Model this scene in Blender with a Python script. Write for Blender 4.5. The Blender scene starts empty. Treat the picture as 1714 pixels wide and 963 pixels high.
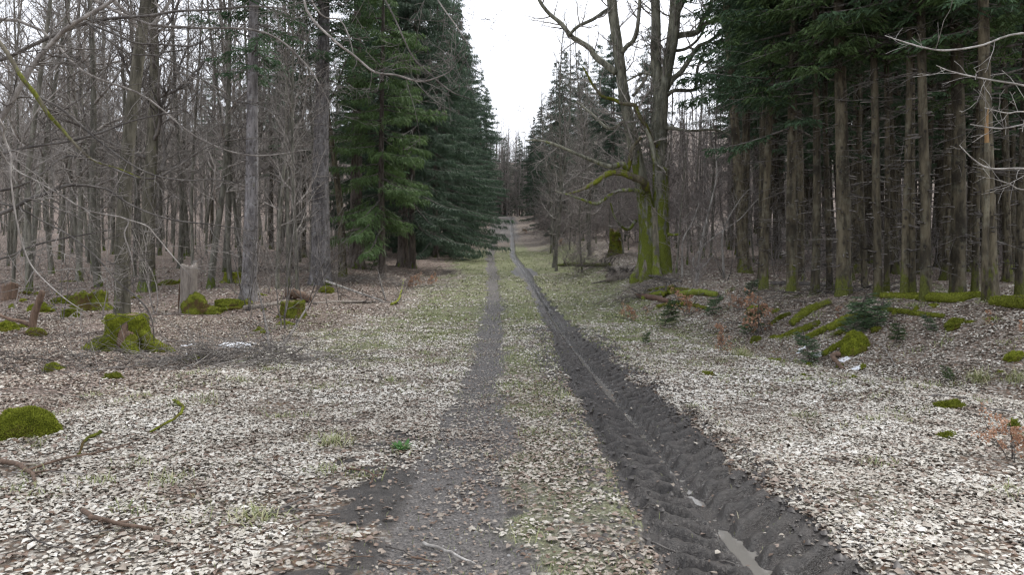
import bpy, math, random
import numpy as np
from mathutils import Vector
R = math.radians
scene = bpy.context.scene
COL = scene.collection
rng = np.random.default_rng(7)
random.seed(7)

# ------------------------------------------------------------------ camera
EYE, HOR, FOC, CU = 1.65, 447.0, 1190.0, 857.0        # eye height, horizon row, focal length (photo px), centre column
cam_d = bpy.data.cameras.new('camera'); cam = bpy.data.objects.new('camera', cam_d); COL.objects.link(cam)
cam.location = (0, 0, EYE); cam.rotation_euler = (R(90), 0, 0)
cam_d.sensor_width = 36; cam_d.lens = 36 * FOC / 1714.0
cam_d.shift_y = -(481.5 - HOR) / 1714.0
cam_d.clip_start = .05; cam_d.clip_end = 2000
scene.camera = cam

# ------------------------------------------------------------------ sky, sun, exposure
SUN_EL, SUN_AZ = 54, 48            # degrees; azimuth clockwise from +Y
w = bpy.data.worlds.new('World'); scene.world = w; w.use_nodes = True
wn = w.node_tree; wn.nodes.clear()
sky = wn.nodes.new('ShaderNodeTexSky'); sky.sky_type = 'NISHITA'; sky.sun_disc = False
sky.sun_elevation = R(SUN_EL); sky.sun_rotation = R(SUN_AZ)
sky.air_density = 1.0; sky.dust_density = 4.0; sky.ozone_density = 1.0
hs = wn.nodes.new('ShaderNodeHueSaturation'); hs.inputs['Saturation'].default_value = .28; hs.inputs['Value'].default_value = 1.0
mx = wn.nodes.new('ShaderNodeMix'); mx.data_type = 'RGBA'; mx.inputs[0].default_value = .62
mx.inputs[7].default_value = (8.4, 8.7, 9.4, 1)       # the white overcast layer
bg = wn.nodes.new('ShaderNodeBackground'); bg.inputs[1].default_value = .12
wo = wn.nodes.new('ShaderNodeOutputWorld')
wn.links.new(sky.outputs[0], hs.inputs['Color']); wn.links.new(hs.outputs[0], mx.inputs[6])
wn.links.new(mx.outputs[2], bg.inputs[0]); wn.links.new(bg.outputs[0], wo.inputs[0])
sl = bpy.data.lights.new('sun', 'SUN'); sl.energy = 1.5; sl.angle = R(18); sl.color = (1, .97, .92)
so = bpy.data.objects.new('sun', sl); COL.objects.link(so)
sd = Vector((math.sin(R(SUN_AZ)) * math.cos(R(SUN_EL)), math.cos(R(SUN_AZ)) * math.cos(R(SUN_EL)), math.sin(R(SUN_EL))))
so.rotation_euler = sd.to_track_quat('Z', 'Y').to_euler()
scene.view_settings.view_transform = 'Standard'; scene.view_settings.look = 'None'
scene.view_settings.gamma = 1; scene.view_settings.use_curve_mapping = False
scene.view_settings.exposure = 1.0
scene.render.engine = 'CYCLES'
scene.cycles.max_bounces = 5; scene.cycles.diffuse_bounces = 3; scene.cycles.glossy_bounces = 2
scene.cycles.use_denoising = True; scene.cycles.denoising_prefilter = 'FAST'
scene.cycles.pixel_filter_type = 'BLACKMAN_HARRIS'; scene.cycles.filter_width = 1.3

# ------------------------------------------------------------------ numeric helpers
def ss(a, b, x):
    t = np.clip((np.asarray(x, float) - a) / (b - a), 0, 1); return t * t * (3 - 2 * t)
def _h(ix, iy, seed):
    n = (ix.astype(np.int64) * 374761393 + iy.astype(np.int64) * 668265263 + seed * 974634777) & 0xffffffff
    n = ((n ^ (n >> 13)) * 1274126177) & 0xffffffff
    return ((n ^ (n >> 16)) & 0xffffff) / float(0xffffff)
def vn(x, y, seed=0):
    x = np.asarray(x, float); y = np.asarray(y, float)
    ix = np.floor(x); iy = np.floor(y); fx = x - ix; fy = y - iy
    fx = fx * fx * (3 - 2 * fx); fy = fy * fy * (3 - 2 * fy)
    a = _h(ix, iy, seed); b = _h(ix + 1, iy, seed); c = _h(ix, iy + 1, seed); d = _h(ix + 1, iy + 1, seed)
    return (a * (1 - fx) + b * fx) * (1 - fy) + (c * (1 - fx) + d * fx) * fy
def fbm(x, y, seed=0, oct=4):
    s = 0; a = .5
    for k in range(oct):
        s = s + a * vn(x * 2 ** k, y * 2 ** k, seed + k); a *= .5
    return s / (1 - .5 ** oct)

# ------------------------------------------------------------------ terrain
PY = [-80, 13, 20, 27, 37, 50, 70, 90, 110, 118, 150, 260]
PZ = [0, 0, .15, .45, 1.25, 2.4, 4.2, 6.6, 9.45, 10.0, 12.6, 40]
_gy = np.linspace(-80, 300, 3801); _gz = np.interp(_gy, PY, PZ)
_k = np.hanning(61); _k /= _k.sum(); _gz = np.convolve(np.pad(_gz, 30, mode='edge'), _k, 'valid')
def prof(y): return np.interp(y, _gy, _gz)
RY = [-80, 0, 4, 8, 13, 20, 27, 37, 50, 70, 110, 300]
RL = [-.34, -.35, -.38, -.42, -.46, -.55, -.66, -1.0, -1.55, -1.75, -2.3, -3]
RR = [1.6, 1.5, 1.40, 1.36, 1.29, 1.2, 1.08, .72, .05, .02, -.15, -1]
_l = np.convolve(np.pad(np.interp(_gy, RY, RL), 20, mode='edge'), np.ones(41) / 41, 'valid')
_r = np.convolve(np.pad(np.interp(_gy, RY, RR), 20, mode='edge'), np.ones(41) / 41, 'valid')
def XL(y): return np.interp(y, _gy, _l)
def XR(y): return np.interp(y, _gy, _r)
def base_h(x, y):
    x = np.asarray(x, float); y = np.asarray(y, float)
    z = prof(y)
    z = z + .35 * ss(3.5, 10, -x) * ss(14, 26, y)
    d = .923 * (x - 5) + .385 * (y - 15)
    z = z + .95 * ss(0, 3.3, d) * ss(2.0, 5.5, x - XR(y)) * ss(-6, 8, y)
    z = z - .2 * np.exp(-((d + .35) / .75) ** 2) * ss(3, 5, x) * ss(2, 8, y)      # the shallow ditch
    z = z + .22 * ss(1.4, 6, np.abs(x - .4)) * (fbm(x * .35, y * .35, 3, 3) - .5) * 2
    z = z + .8 * (fbm(x * .06 + 5, y * .06, 9, 2) - .5) * ss(7, 25, np.abs(x))
    z = z + 11 * ss(88, 150, y) * ss(10, 34, np.abs(x + 2))
    return z
def rut_parts(x, y):
    x = np.asarray(x, float); y = np.asarray(y, float)
    wob = (fbm(x * 1.7, y * 1.7, 21, 3) - .5)
    sR = x - XR(y); wR = np.interp(y, [0, 8, 16, 26, 40, 120], [.60, .52, .38, .27, .25, .22])
    mR = 1 - ss(wR * .82, wR * 1.16, np.abs(sR) + wob * .34)
    sL = x - XL(y); wL = np.interp(y, [0, 5, 9, 30, 120], [.40, .36, .31, .29, .30])
    mL = 1 - ss(wL * .6, wL * 1.5, np.abs(sL) + wob * .42)
    return sR, wR, mR, sL, wL, mL, wob
def lug_parts(x, y):
    sR, wR, mR, sL, wL, mL, wob = rut_parts(x, y); u = sR / wR; wa = (fbm(x * 2.2, y * 1.3, 41, 3) - .5)
    ph = y / .25 - np.abs(sR) * np.where(sR > 0, 2.6, 1.8) + wa * .7 + np.where(sR > 0, .5, 0); f = ph - np.floor(ph)
    lug = ss(0, .14, f) * (1 - ss(.38, .62, f)); ba = ss(.06, .22, np.abs(u)) * (1 - ss(.78, 1.0, np.abs(u))) * (1 - ss(24, 40, y))
    return lug, ba
def height(x, y):
    x = np.asarray(x, float); y = np.asarray(y, float)
    z = base_h(x, y)
    near = 1 - ss(25, 60, y)
    sR, wR, mR, sL, wL, mL, wob = rut_parts(x, y)
    z = z - .045 * np.exp(-(sL / (wL * 1.1)) ** 4)
    fresh = 1 - ss(26, 40, y) * .6
    u = sR / wR
    z = z - .105 * np.exp(-(np.abs(u) / .95) ** 3) * fresh
    z = z + .06 * np.exp(-((np.abs(u) - 1.25) / .28) ** 2) * fresh * (.35 + 1.2 * vn(x * 2.3, y * 2.3, 31)) * (.5 + fbm(x * 9, y * 9, 33, 2)) * np.where(u > 0, 1.15, .5)
    # tractor lugs pressed into the mud: chevrons either side of the centre line
    lug, ba = lug_parts(x, y)
    z = z + .13 * lug * ba * (.35 + .75 * vn(x * .9 + 3, y * .9, 51)) * np.where(sR > 0, .8, .85) * (.7 + .6 * fbm(x * 10, y * 10, 53, 2))
    z = z - .02 * np.exp(-(u / .16) ** 2) * fresh + .05 * (fbm(x * 4, y * 2.4, 47, 3) - .5) * np.exp(-(u / .4) ** 2) * near
    # clods and lumps
    z = z + mR * .04 * (fbm(x * 14, y * 11, 61, 3) - .5) * near
    z = z + mL * .022 * (fbm(x * 14, y * 14, 65, 3) - .5) * near
    z = z + (1 - mR) * .05 * (fbm(x * 3.1, y * 3.1, 71, 4) - .5) * (.4 + ss(.9, 3, np.abs(x - .4)))
    return z
def H(x, y): return float(height(np.array([x]), np.array([y]))[0])
def HB(x, y): return float(base_h(np.array([x]), np.array([y]))[0])
_ys = np.concatenate([np.arange(2.5, 40, .05), np.arange(40, 160, .2)])
def spot(u, v):
    """ground point seen at a given place of the photograph"""
    xs = (u - CU) / FOC * _ys; zs = EYE - (v - HOR) / FOC * _ys
    g = base_h(xs, _ys); i = np.argmax(zs <= g)
    if zs[i] > g[i]: i = len(_ys) - 1
    return float(xs[i]), float(_ys[i]), H(xs[i], _ys[i])
def at(u, v, Z): return ((u - CU) / FOC * Z, Z, EYE - (v - HOR) / FOC * Z)

# ------------------------------------------------------------------ mesh helpers
class MB:
    def __init__(s): s.v = []; s.q = []; s.t = []; s.n = 0; s.a = []
    def add(s, v, q=None, t=None, a=None):
        v = np.asarray(v, float)
        if q is not None and len(q): s.q.append(np.asarray(q, np.int64) + s.n)
        if t is not None and len(t): s.t.append(np.asarray(t, np.int64) + s.n)
        s.v.append(v); s.a.append(np.zeros(len(v)) if a is None else np.asarray(a, float)); s.n += len(v)
    def build(s, name, mat, parent=None, smooth=True, attr=False):
        me = bpy.data.meshes.new(name)
        if s.n:
            V = np.concatenate(s.v); me.vertices.add(len(V)); me.vertices.foreach_set('co', V.astype(np.float32).ravel())
            q = np.concatenate(s.q) if s.q else np.zeros((0, 4), np.int64)
            t = np.concatenate(s.t) if s.t else np.zeros((0, 3), np.int64)
            li = np.concatenate([q.ravel(), t.ravel()]).astype(np.int32)
            me.loops.add(len(li)); me.loops.foreach_set('vertex_index', li)
            ls = np.concatenate([np.arange(len(q)) * 4, len(q) * 4 + np.arange(len(t)) * 3]).astype(np.int32)
            me.polygons.add(len(q) + len(t)); me.polygons.foreach_set('loop_start', ls)
            me.polygons.foreach_set('loop_total', np.concatenate([np.full(len(q), 4), np.full(len(t), 3)]).astype(np.int32))
            me.polygons.foreach_set('use_smooth', np.full(len(q) + len(t), smooth, dtype=bool))
            if attr:
                at_ = me.attributes.new('rnd', 'FLOAT', 'POINT'); at_.data.foreach_set('value', np.concatenate(s.a).astype(np.float32))
            me.update(calc_edges=True)
        if mat: me.materials.append(mat)
        o = bpy.data.objects.new(name, me); COL.objects.link(o)
        if parent: o.parent = parent
        return o
def frames(P):
    P = np.asarray(P, float); T = np.gradient(P, axis=0); T /= np.linalg.norm(T, axis=1)[:, None] + 1e-9
    ref = np.array([0, 0, 1.]) if abs(T[0][2]) < .9 else np.array([1., 0, 0])
    N = []; n = np.cross(T[0], ref); n /= np.linalg.norm(n)
    for k in range(len(P)):
        n = n - T[k] * n.dot(T[k]); n /= np.linalg.norm(n) + 1e-9; N.append(n.copy())
    N = np.array(N); B = np.cross(T, N); return P, T, N, B
def tube(mb, P, r, sides=8, rough=0, cap=True, seed=0, a=0):
    P, T, N, B = frames(P); n = len(P); r = np.broadcast_to(np.asarray(r, float), (n,))
    th = np.linspace(0, 2 * math.pi, sides, endpoint=False)
    rr = r[:, None] * np.ones(sides)[None]
    if rough:
        rr = rr * (1 + rough * (vn(th[None] * 2.1 + seed, np.arange(n)[:, None] * .9 + seed, seed) - .5) * 2)
    V = P[:, None] + rr[..., None] * (np.cos(th)[None, :, None] * N[:, None] + np.sin(th)[None, :, None] * B[:, None])
    V = V.reshape(-1, 3); i = np.arange(n - 1)[:, None] * sides; j = np.arange(sides)[None]; j2 = (j + 1) % sides
    q = np.stack([i + j, i + j2, i + sides + j2, i + sides + j], -1).reshape(-1, 4)
    t = None
    if cap:
        c0 = len(V); V = np.vstack([V, P[0], P[-1]]); jj = np.arange(sides); j2 = (jj + 1) % sides; e = (n - 1) * sides
        t = np.vstack([np.stack([np.full(sides, c0), j2, jj], 1), np.stack([np.full(sides, c0 + 1), e + jj, e + j2], 1)])
    mb.add(V, q, t, np.full(len(V), a))
def smooth_path(P, n):
    """Catmull-Rom through control points (any number of columns)"""
    P = np.asarray(P, float); Q = np.vstack([2 * P[0] - P[1], P, 2 * P[-1] - P[-2]]); out = []
    t = np.linspace(0, len(P) - 1 - 1e-6, n)
    for x in t:
        k = int(x); f = x - k; a, b, c, d = Q[k:k + 4]
        out.append(.5 * (2 * b + (c - a) * f + (2 * a - 5 * b + 4 * c - d) * f * f + (3 * b - a - 3 * c + d) * f ** 3))
    return np.array(out)
def prisms(mb, A, Bp, ra, rb, sides=3):
    A = np.asarray(A, float); Bp = np.asarray(Bp, float); n = len(A)
    if not n: return
    ra = np.broadcast_to(ra, (n,)); rb = np.broadcast_to(rb, (n,))
    T = Bp - A; L = np.linalg.norm(T, axis=1)[:, None] + 1e-9; T = T / L
    ref = np.where(np.abs(T[:, 2:3]) < .9, np.array([[0, 0, 1.]]), np.array([[1., 0, 0]]))
    N = np.cross(T, ref); N /= np.linalg.norm(N, axis=1)[:, None] + 1e-9; B2 = np.cross(T, N)
    V = []
    for (c, r) in ((A, ra), (Bp, rb)):
        for k in range(sides):
            th = 2 * math.pi * k / sides; V.append(c + r[:, None] * (math.cos(th) * N + math.sin(th) * B2))
    V = np.stack(V, 1).reshape(-1, 3); b = (np.arange(n) * 2 * sides)[:, None, None]
    k = np.arange(sides); k2 = (k + 1) % sides
    q = (b + np.stack([k, k2, sides + k2, sides + k], -1)[None]).reshape(-1, 4)
    mb.add(V, q)
def leaves(mb, C, D, U, L, W, curl=.15, a=None):
    """pointed leaves or needle sprays: centre line from C along unit D, width W along U"""
    n = len(C); L = np.broadcast_to(L, (n,))[:, None]; W = np.broadcast_to(W, (n,))[:, None]
    Nn = np.cross(D, U)
    V = np.stack([C, C + D * L * .45 + U * W * .5 + Nn * L * curl * .5, C + D * L, C + D * L * .45 - U * W * .5 + Nn * L * curl * .5], 1).reshape(-1, 3)
    b = (np.arange(n) * 4)[:, None]
    t = np.vstack([b + np.array([[0, 1, 2]]), b + np.array([[0, 2, 3]])])
    mb.add(V, None, t, None if a is None else np.repeat(a, 4))
def unit(v): return v / (np.linalg.norm(v, axis=-1, keepdims=True) + 1e-9)

# ------------------------------------------------------------------ object helpers
def tag(o, label=None, cat=None, group=None, kind=None):
    if label: o['label'] = label
    if cat: o['category'] = cat
    if group: o['group'] = group
    if kind: o['kind'] = kind
    return o
def empty(name, loc=(0, 0, 0), rz=0, label=None, cat=None, group=None):
    o = bpy.data.objects.new(name, None); COL.objects.link(o); o.location = loc; o.rotation_euler = (0, 0, rz)
    o.empty_display_size = .2
    return tag(o, label, cat, group)
def copy_tree(o, parent=None):
    c = o.copy(); COL.objects.link(c); c.parent = parent
    for ch in list(o.children): copy_tree(ch, c)
    return c
USED = set()
def place(proto, x, y, s=1, rz=None, label=None, group=None, tilt=(0, 0), z=None, dz=-.04, cat=None):
    """first use moves the prototype itself, later uses copy it with its parts"""
    if proto.name in USED: o = copy_tree(proto)
    else: o = proto; USED.add(proto.name)
    o.location = (x, y, (HB(x, y) if z is None else z) + dz)
    o.rotation_euler = (tilt[0], tilt[1], random.uniform(0, 6.28) if rz is None else rz)
    o.scale = (s, s, s) if not isinstance(s, tuple) else s
    if 'group' in o.keys() and not group: del o['group']
    tag(o, label, cat, group)
    return o

# ------------------------------------------------------------------ materials
def mat(name):
    m = bpy.data.materials.new(name); m.use_nodes = True; nt = m.node_tree; b = nt.nodes['Principled BSDF']
    return m, nt, b
def node(nt, t, **kw):
    n = nt.nodes.new(t)
    for k, v in kw.items():
        if k.startswith('_'): setattr(n, k[1:], v)
        else: n.inputs[k].default_value = v
    return n
def mixc(nt, fac, a, b, blend='MIX'):
    m = nt.nodes.new('ShaderNodeMix'); m.data_type = 'RGBA'; m.blend_type = blend
    for i, x in ((0, fac), (6, a), (7, b)):
        if isinstance(x, bpy.types.NodeSocket): nt.links.new(x, m.inputs[i])
        else: m.inputs[i].default_value = x if i == 0 else (*x, 1)
    return m.outputs[2]
def ramp(nt, src, lo, hi):
    r = nt.nodes.new('ShaderNodeMapRange'); r.interpolation_type = 'SMOOTHSTEP'
    r.inputs['From Min'].default_value = lo; r.inputs['From Max'].default_value = hi
    nt.links.new(src, r.inputs['Value']); return r.outputs[0]
def math_(nt, op, a, b):
    m = nt.nodes.new('ShaderNodeMath'); m.operation = op
    for i, x in ((0, a), (1, b)):
        if isinstance(x, bpy.types.NodeSocket): nt.links.new(x, m.inputs[i])
        else: m.inputs[i].default_value = x
    return m.outputs[0]
def noise(nt, vec, scale, detail=4, rough=.55, sc=(1, 1, 1)):
    mp = nt.nodes.new('ShaderNodeMapping'); mp.inputs['Scale'].default_value = sc; nt.links.new(vec, mp.inputs[0])
    n = nt.nodes.new('ShaderNodeTexNoise'); n.inputs['Scale'].default_value = scale; n.inputs['Detail'].default_value = detail
    n.inputs['Roughness'].default_value = rough; nt.links.new(mp.outputs[0], n.inputs['Vector']); return n.outputs['Fac']
def bump(nt, b, h, strength=.5, dist=.02):
    bn = nt.nodes.new('ShaderNodeBump'); bn.inputs['Strength'].default_value = strength; bn.inputs['Distance'].default_value = dist
    nt.links.new(h, bn.inputs['Height']); nt.links.new(bn.outputs[0], b.inputs['Normal'])
def bark(name, c1, c2, moss_h=1.0, moss=.5, mossc=(.10, .13, .02), patch=.0, patchc=(.35, .36, .33), knots=0.0):
    m, nt, b = mat(name); tc = node(nt, 'ShaderNodeTexCoord'); o = tc.outputs['Object']; oi = node(nt, 'ShaderNodeObjectInfo')
    mp = nt.nodes.new('ShaderNodeVectorMath'); mp.operation = 'MULTIPLY_ADD'; nt.links.new(oi.outputs['Random'], mp.inputs[0])
    mp.inputs[1].default_value = (17, 9, 23); nt.links.new(o, mp.inputs[2]); v = mp.outputs[0]
    n1 = noise(nt, v, 9, 6, .65, (1, 1, .22)); n2 = noise(nt, v, 2.2, 3, .6, (1, 1, .4)); n3 = noise(nt, v, 40, 3, .6, (1, 1, .5))
    c = mixc(nt, ramp(nt, n1, .36, .64), tuple(x * .8 for x in c1), c2)
    c = mixc(nt, ramp(nt, n2, .5, .7), c, tuple(x * .6 for x in c1))
    kn = nt.nodes.new('ShaderNodeTexVoronoi'); kn.inputs['Scale'].default_value = 5.5; kmp = nt.nodes.new('ShaderNodeMapping'); kmp.inputs['Scale'].default_value = (1, 1, .8); nt.links.new(v, kmp.inputs[0]); nt.links.new(kmp.outputs[0], kn.inputs['Vector'])
    c = mixc(nt, math_(nt, 'MULTIPLY', ramp(nt, kn.outputs['Distance'], .26, .1), knots), c, (.02, .017, .014))
    if patch: c = mixc(nt, math_(nt, 'MULTIPLY', ramp(nt, noise(nt, v, 5, 5, .7), .5, .68), patch), c, patchc)
    sp = node(nt, 'ShaderNodeSeparateXYZ'); nt.links.new(o, sp.inputs[0])
    hz = nt.nodes.new('ShaderNodeMapRange'); nt.links.new(sp.outputs[2], hz.inputs['Value'])
    hz.inputs['From Min'].default_value = 0; hz.inputs['From Max'].default_value = moss_h; hz.inputs['To Min'].default_value = moss; hz.inputs['To Max'].default_value = moss * .12
    mm = math_(nt, 'ADD', hz.outputs[0], math_(nt, 'MULTIPLY', math_(nt, 'SUBTRACT', noise(nt, v, 3.5, 5, .65, (1, 1, .45)), .5), 2.2))
    mc = mixc(nt, ramp(nt, n3, .3, .7), tuple(x * .5 for x in mossc), mossc)
    c = mixc(nt, ramp(nt, mm, .42, .62), c, mc)
    hv = nt.nodes.new('ShaderNodeHueSaturation'); nt.links.new(c, hv.inputs['Color'])
    nt.links.new(math_(nt, 'ADD', math_(nt, 'MULTIPLY', oi.outputs['Random'], .5), .75), hv.inputs['Value'])
    nt.links.new(hv.outputs[0], b.inputs['Base Color']); b.inputs['Roughness'].default_value = .85
    b.inputs['Specular IOR Level'].default_value = .2
    bump(nt, b, math_(nt, 'ADD', math_(nt, 'MULTIPLY', n1, 1.4), math_(nt, 'MULTIPLY', n3, .6)), .8, .03)
    return m
def foliage(name, c1, c2, trans=.25, attr=False, rough=.6, spec=.25):
    m, nt, b = mat(name); oi = node(nt, 'ShaderNodeObjectInfo'); tc = node(nt, 'ShaderNodeTexCoord')
    if attr: a = node(nt, 'ShaderNodeAttribute'); a.attribute_name = 'rnd'; f = a.outputs['Fac']
    else: f = ramp(nt, noise(nt, tc.outputs['Object'], 1.6, 5, .7), .3, .7)
    c = mixc(nt, f, c1, c2)
    hv = nt.nodes.new('ShaderNodeHueSaturation'); nt.links.new(c, hv.inputs['Color'])
    nt.links.new(math_(nt, 'ADD', math_(nt, 'MULTIPLY', oi.outputs['Random'], .5), .75), hv.inputs['Value'])
    nt.links.new(hv.outputs[0], b.inputs['Base Color']); b.inputs['Roughness'].default_value = rough
    b.inputs['Specular IOR Level'].default_value = spec
    if trans:
        t = node(nt, 'ShaderNodeBsdfTranslucent'); nt.links.new(hv.outputs[0], t.inputs[0])
        ms = node(nt, 'ShaderNodeMixShader', Fac=trans); out = [n for n in nt.nodes if n.type == 'OUTPUT_MATERIAL'][0]
        nt.links.new(b.outputs[0], ms.inputs[1]); nt.links.new(t.outputs[0], ms.inputs[2]); nt.links.new(ms.outputs[0], out.inputs[0])
    return m
M = {}
M['beech'] = bark('beech_bark', (.11, .105, .085), (.20, .192, .16), 1.5, .5)
M['dkbeech'] = bark('dark_beech_bark', (.065, .06, .045), (.125, .115, .088), 1.5, .55)
M['spruce'] = bark('spruce_bark', (.085, .07, .06), (.17, .145, .125), .6, .5)
M['lichen'] = bark('lichened_spruce_bark', (.13, .12, .12), (.24, .225, .225), .35, .5, patch=.5, patchc=(.38, .38, .38), knots=.7)
M['olive'] = bark('plantation_bark', (.045, .038, .027), (.115, .098, .066), 1.0, .62, (.10, .11, .025), patch=.3, patchc=(.20, .20, .15), knots=.85)
M['oak'] = bark('mossy_oak_bark', (.12, .12, .09), (.25, .245, .19), 6.5, .85, (.16, .19, .03), patch=.3)
M['oak_base'] = bark('oak_root_bark', (.12, .11, .085), (.22, .20, .15), 2.6, .62, (.16, .19, .03))
M['twig'] = bark('twig_bark', (.19, .17, .155), (.33, .305, .28), .1, .05)
M['dark_twig'] = bark('dark_twig_bark', (.095, .085, .078), (.18, .165, .15), .1, .1)
M['pale_twig'] = bark('pale_twig_bark', (.26, .24, .22), (.44, .42, .39), .1, .0)
M['rosy_twig'] = bark('reddish_twig_bark', (.19, .165, .155), (.32, .285, .27), .1, .0)
M['mossy_twig'] = bark('mossy_branch_bark', (.13, .11, .08), (.2, .18, .13), .1, 3.9, (.20, .22, .03))
M['needle_dark'] = foliage('dark_spruce_needles', (.040, .075, .043), (.085, .145, .07))
M['needle_blue'] = foliage('bluish_spruce_needles', (.04, .066, .045), (.085, .13, .08))
M['needle_green'] = foliage('bright_spruce_needles', (.05, .088, .033), (.10, .155, .055))
M['needle_young'] = foliage('young_spruce_needles', (.06, .10, .05), (.12, .18, .09))
M['russet'] = foliage('russet_beech_leaves', (.27, .14, .085), (.48, .31, .21), .35, True)

def moss_mat(name, dark=(.055, .064, .012), light=(.19, .21, .03), brown=.85):
    m, nt, b = mat(name); tc = node(nt, 'ShaderNodeTexCoord'); o = tc.outputs['Object']
    n1 = noise(nt, o, 7, 5, .6); n2 = noise(nt, o, 60, 4, .7); n3 = noise(nt, o, 2.5, 4, .6)
    c = mixc(nt, ramp(nt, n1, .3, .65), dark, light); c = mixc(nt, ramp(nt, n2, .55, .3), c, dark)
    c = mixc(nt, math_(nt, 'MULTIPLY', ramp(nt, n3, .5, .6), brown), c, (.09, .055, .03))
    nt.links.new(c, b.inputs['Base Color']); b.inputs['Roughness'].default_value = .95; b.inputs['Specular IOR Level'].default_value = .1
    bump(nt, b, math_(nt, 'ADD', n2, math_(nt, 'MULTIPLY', n1, 2)), .9, .03)
    return m
M['moss'] = moss_mat('moss'); M['moss_bright'] = moss_mat('bright_moss', (.085, .10, .014), (.25, .28, .03), .55)
M['logmoss'] = bark('mossy_log_bark', (.09, .075, .055), (.17, .145, .11), .1, 4.4, (.17, .19, .025))
M['fuzz'] = foliage('moss_tufts', (.08, .095, .014), (.26, .29, .04), .2, True, .9, .1)
def wood_mat(name, c1, c2):
    m, nt, b = mat(name); tc = node(nt, 'ShaderNodeTexCoord'); o = tc.outputs['Object']
    n1 = noise(nt, o, 14, 6, .7, (1, 1, .15)); c = mixc(nt, ramp(nt, n1, .3, .7), c1, c2)
    nt.links.new(c, b.inputs['Base Color']); b.inputs['Roughness'].default_value = .85; bump(nt, b, n1, .8, .02); return m
M['rotwood'] = wood_mat('rotten_wood', (.07, .045, .03), (.17, .11, .075)); M['greywood'] = wood_mat('weathered_wood', (.12, .10, .085), (.26, .23, .20))
M['rawwood'] = wood_mat('fresh_split_wood', (.20, .12, .05), (.36, .22, .10))
M['redwood'] = wood_mat('red_rotten_wood', (.07, .04, .03), (.14, .08, .055))

def ground_mat():
    m, nt, b = mat('forest_floor'); tc = node(nt, 'ShaderNodeTexCoord'); o = tc.outputs['Object']
    va = node(nt, 'ShaderNodeAttribute'); va.attribute_name = 'mask'; sp = node(nt, 'ShaderNodeSeparateColor'); nt.links.new(va.outputs['Color'], sp.inputs[0])
    mud, brown, grass = sp.outputs[0], sp.outputs[1], sp.outputs[2]; grav = va.outputs['Alpha']
    vo = nt.nodes.new('ShaderNodeTexVoronoi'); vo.inputs['Scale'].default_value = 25; vo.inputs['Randomness'].default_value = 1
    wv = nt.nodes.new('ShaderNodeVectorMath'); wv.operation = 'ADD'; nt.links.new(o, wv.inputs[0])
    nz = nt.nodes.new('ShaderNodeTexNoise'); nz.inputs['Scale'].default_value = 6; nt.links.new(o, nz.inputs['Vector'])
    sc = nt.nodes.new('ShaderNodeVectorMath'); sc.operation = 'SCALE'; sc.inputs['Scale'].default_value = .12; nt.links.new(nz.outputs['Color'], sc.inputs[0]); nt.links.new(sc.outputs[0], wv.inputs[1])
    nt.links.new(wv.outputs[0], vo.inputs['Vector'])
    cs = node(nt, 'ShaderNodeSeparateColor'); nt.links.new(vo.outputs['Color'], cs.inputs[0]); r1, r2 = cs.outputs[0], cs.outputs[1]
    edge = ramp(nt, vo.outputs['Distance'], .75, .35)
    nA = noise(nt, o, 1.3, 5, .65); nB = noise(nt, o, 9, 5, .7); nC = noise(nt, o, 45, 4, .7)
    pale = mixc(nt, r1, (.20, .17, .135), (.55, .52, .465)); pale = mixc(nt, ramp(nt, r2, .6, .72), pale, (.15, .09, .055))
    brn = mixc(nt, r1, (.09, .062, .05), (.27, .20, .17)); brn = mixc(nt, ramp(nt, r2, .85, .9), brn, (.42, .37, .33))
    lit = mixc(nt, math_(nt, 'ADD', brown, math_(nt, 'MULTIPLY', ramp(nt, nA, .5, .8), .25)), pale, brn)
    lit = mixc(nt, math_(nt, 'SUBTRACT', 1.0, edge), lit, (.11, .085, .063))
    gr = mixc(nt, ramp(nt, nC, .3, .7), (.075, .085, .033), (.24, .25, .125))
    gf = ramp(nt, math_(nt, 'ADD', grass, math_(nt, 'MULTIPLY', math_(nt, 'SUBTRACT', nB, .5), 1.6)), .48, .8)
    c = mixc(nt, gf, lit, gr)
    gv = mixc(nt, ramp(nt, nC, .35, .65), (.065, .059, .055), (.175, .16, .148))
    gl = ramp(nt, math_(nt, 'ADD', grav, math_(nt, 'MULTIPLY', math_(nt, 'SUBTRACT', nB, .5), 1.1)), .2, .8)
    c = mixc(nt, gl, c, gv)
    md = mixc(nt, ramp(nt, nB, .3, .7), (.020, .017, .015), (.058, .050, .044))
    ml = ramp(nt, math_(nt, 'ADD', mud, math_(nt, 'MULTIPLY', math_(nt, 'SUBTRACT', nB, .5), .7)), .35, .6)
    c = mixc(nt, ml, c, md)
    nt.links.new(c, b.inputs['Base Color'])
    rr = nt.nodes.new('ShaderNodeMapRange'); nt.links.new(ml, rr.inputs['Value']); rr.inputs['To Min'].default_value = .85; rr.inputs['To Max'].default_value = .42
    wt = node(nt, 'ShaderNodeAttribute'); wt.attribute_name = 'wet'; wf = math_(nt, 'MULTIPLY', ramp(nt, math_(nt, 'ADD', wt.outputs['Fac'], math_(nt, 'MULTIPLY', math_(nt, 'SUBTRACT', nB, .5), .8)), .35, .9), ml)
    nt.links.new(math_(nt, 'SUBTRACT', rr.outputs[0], math_(nt, 'MULTIPLY', wf, .22)), b.inputs['Roughness']); b.inputs['Specular IOR Level'].default_value = .5
    bump(nt, b, math_(nt, 'ADD', math_(nt, 'ADD', nB, nC), math_(nt, 'MULTIPLY', edge, math_(nt, 'SUBTRACT', 1.0, ml))), .7, .03)
    return m
M['ground'] = ground_mat()

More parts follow.
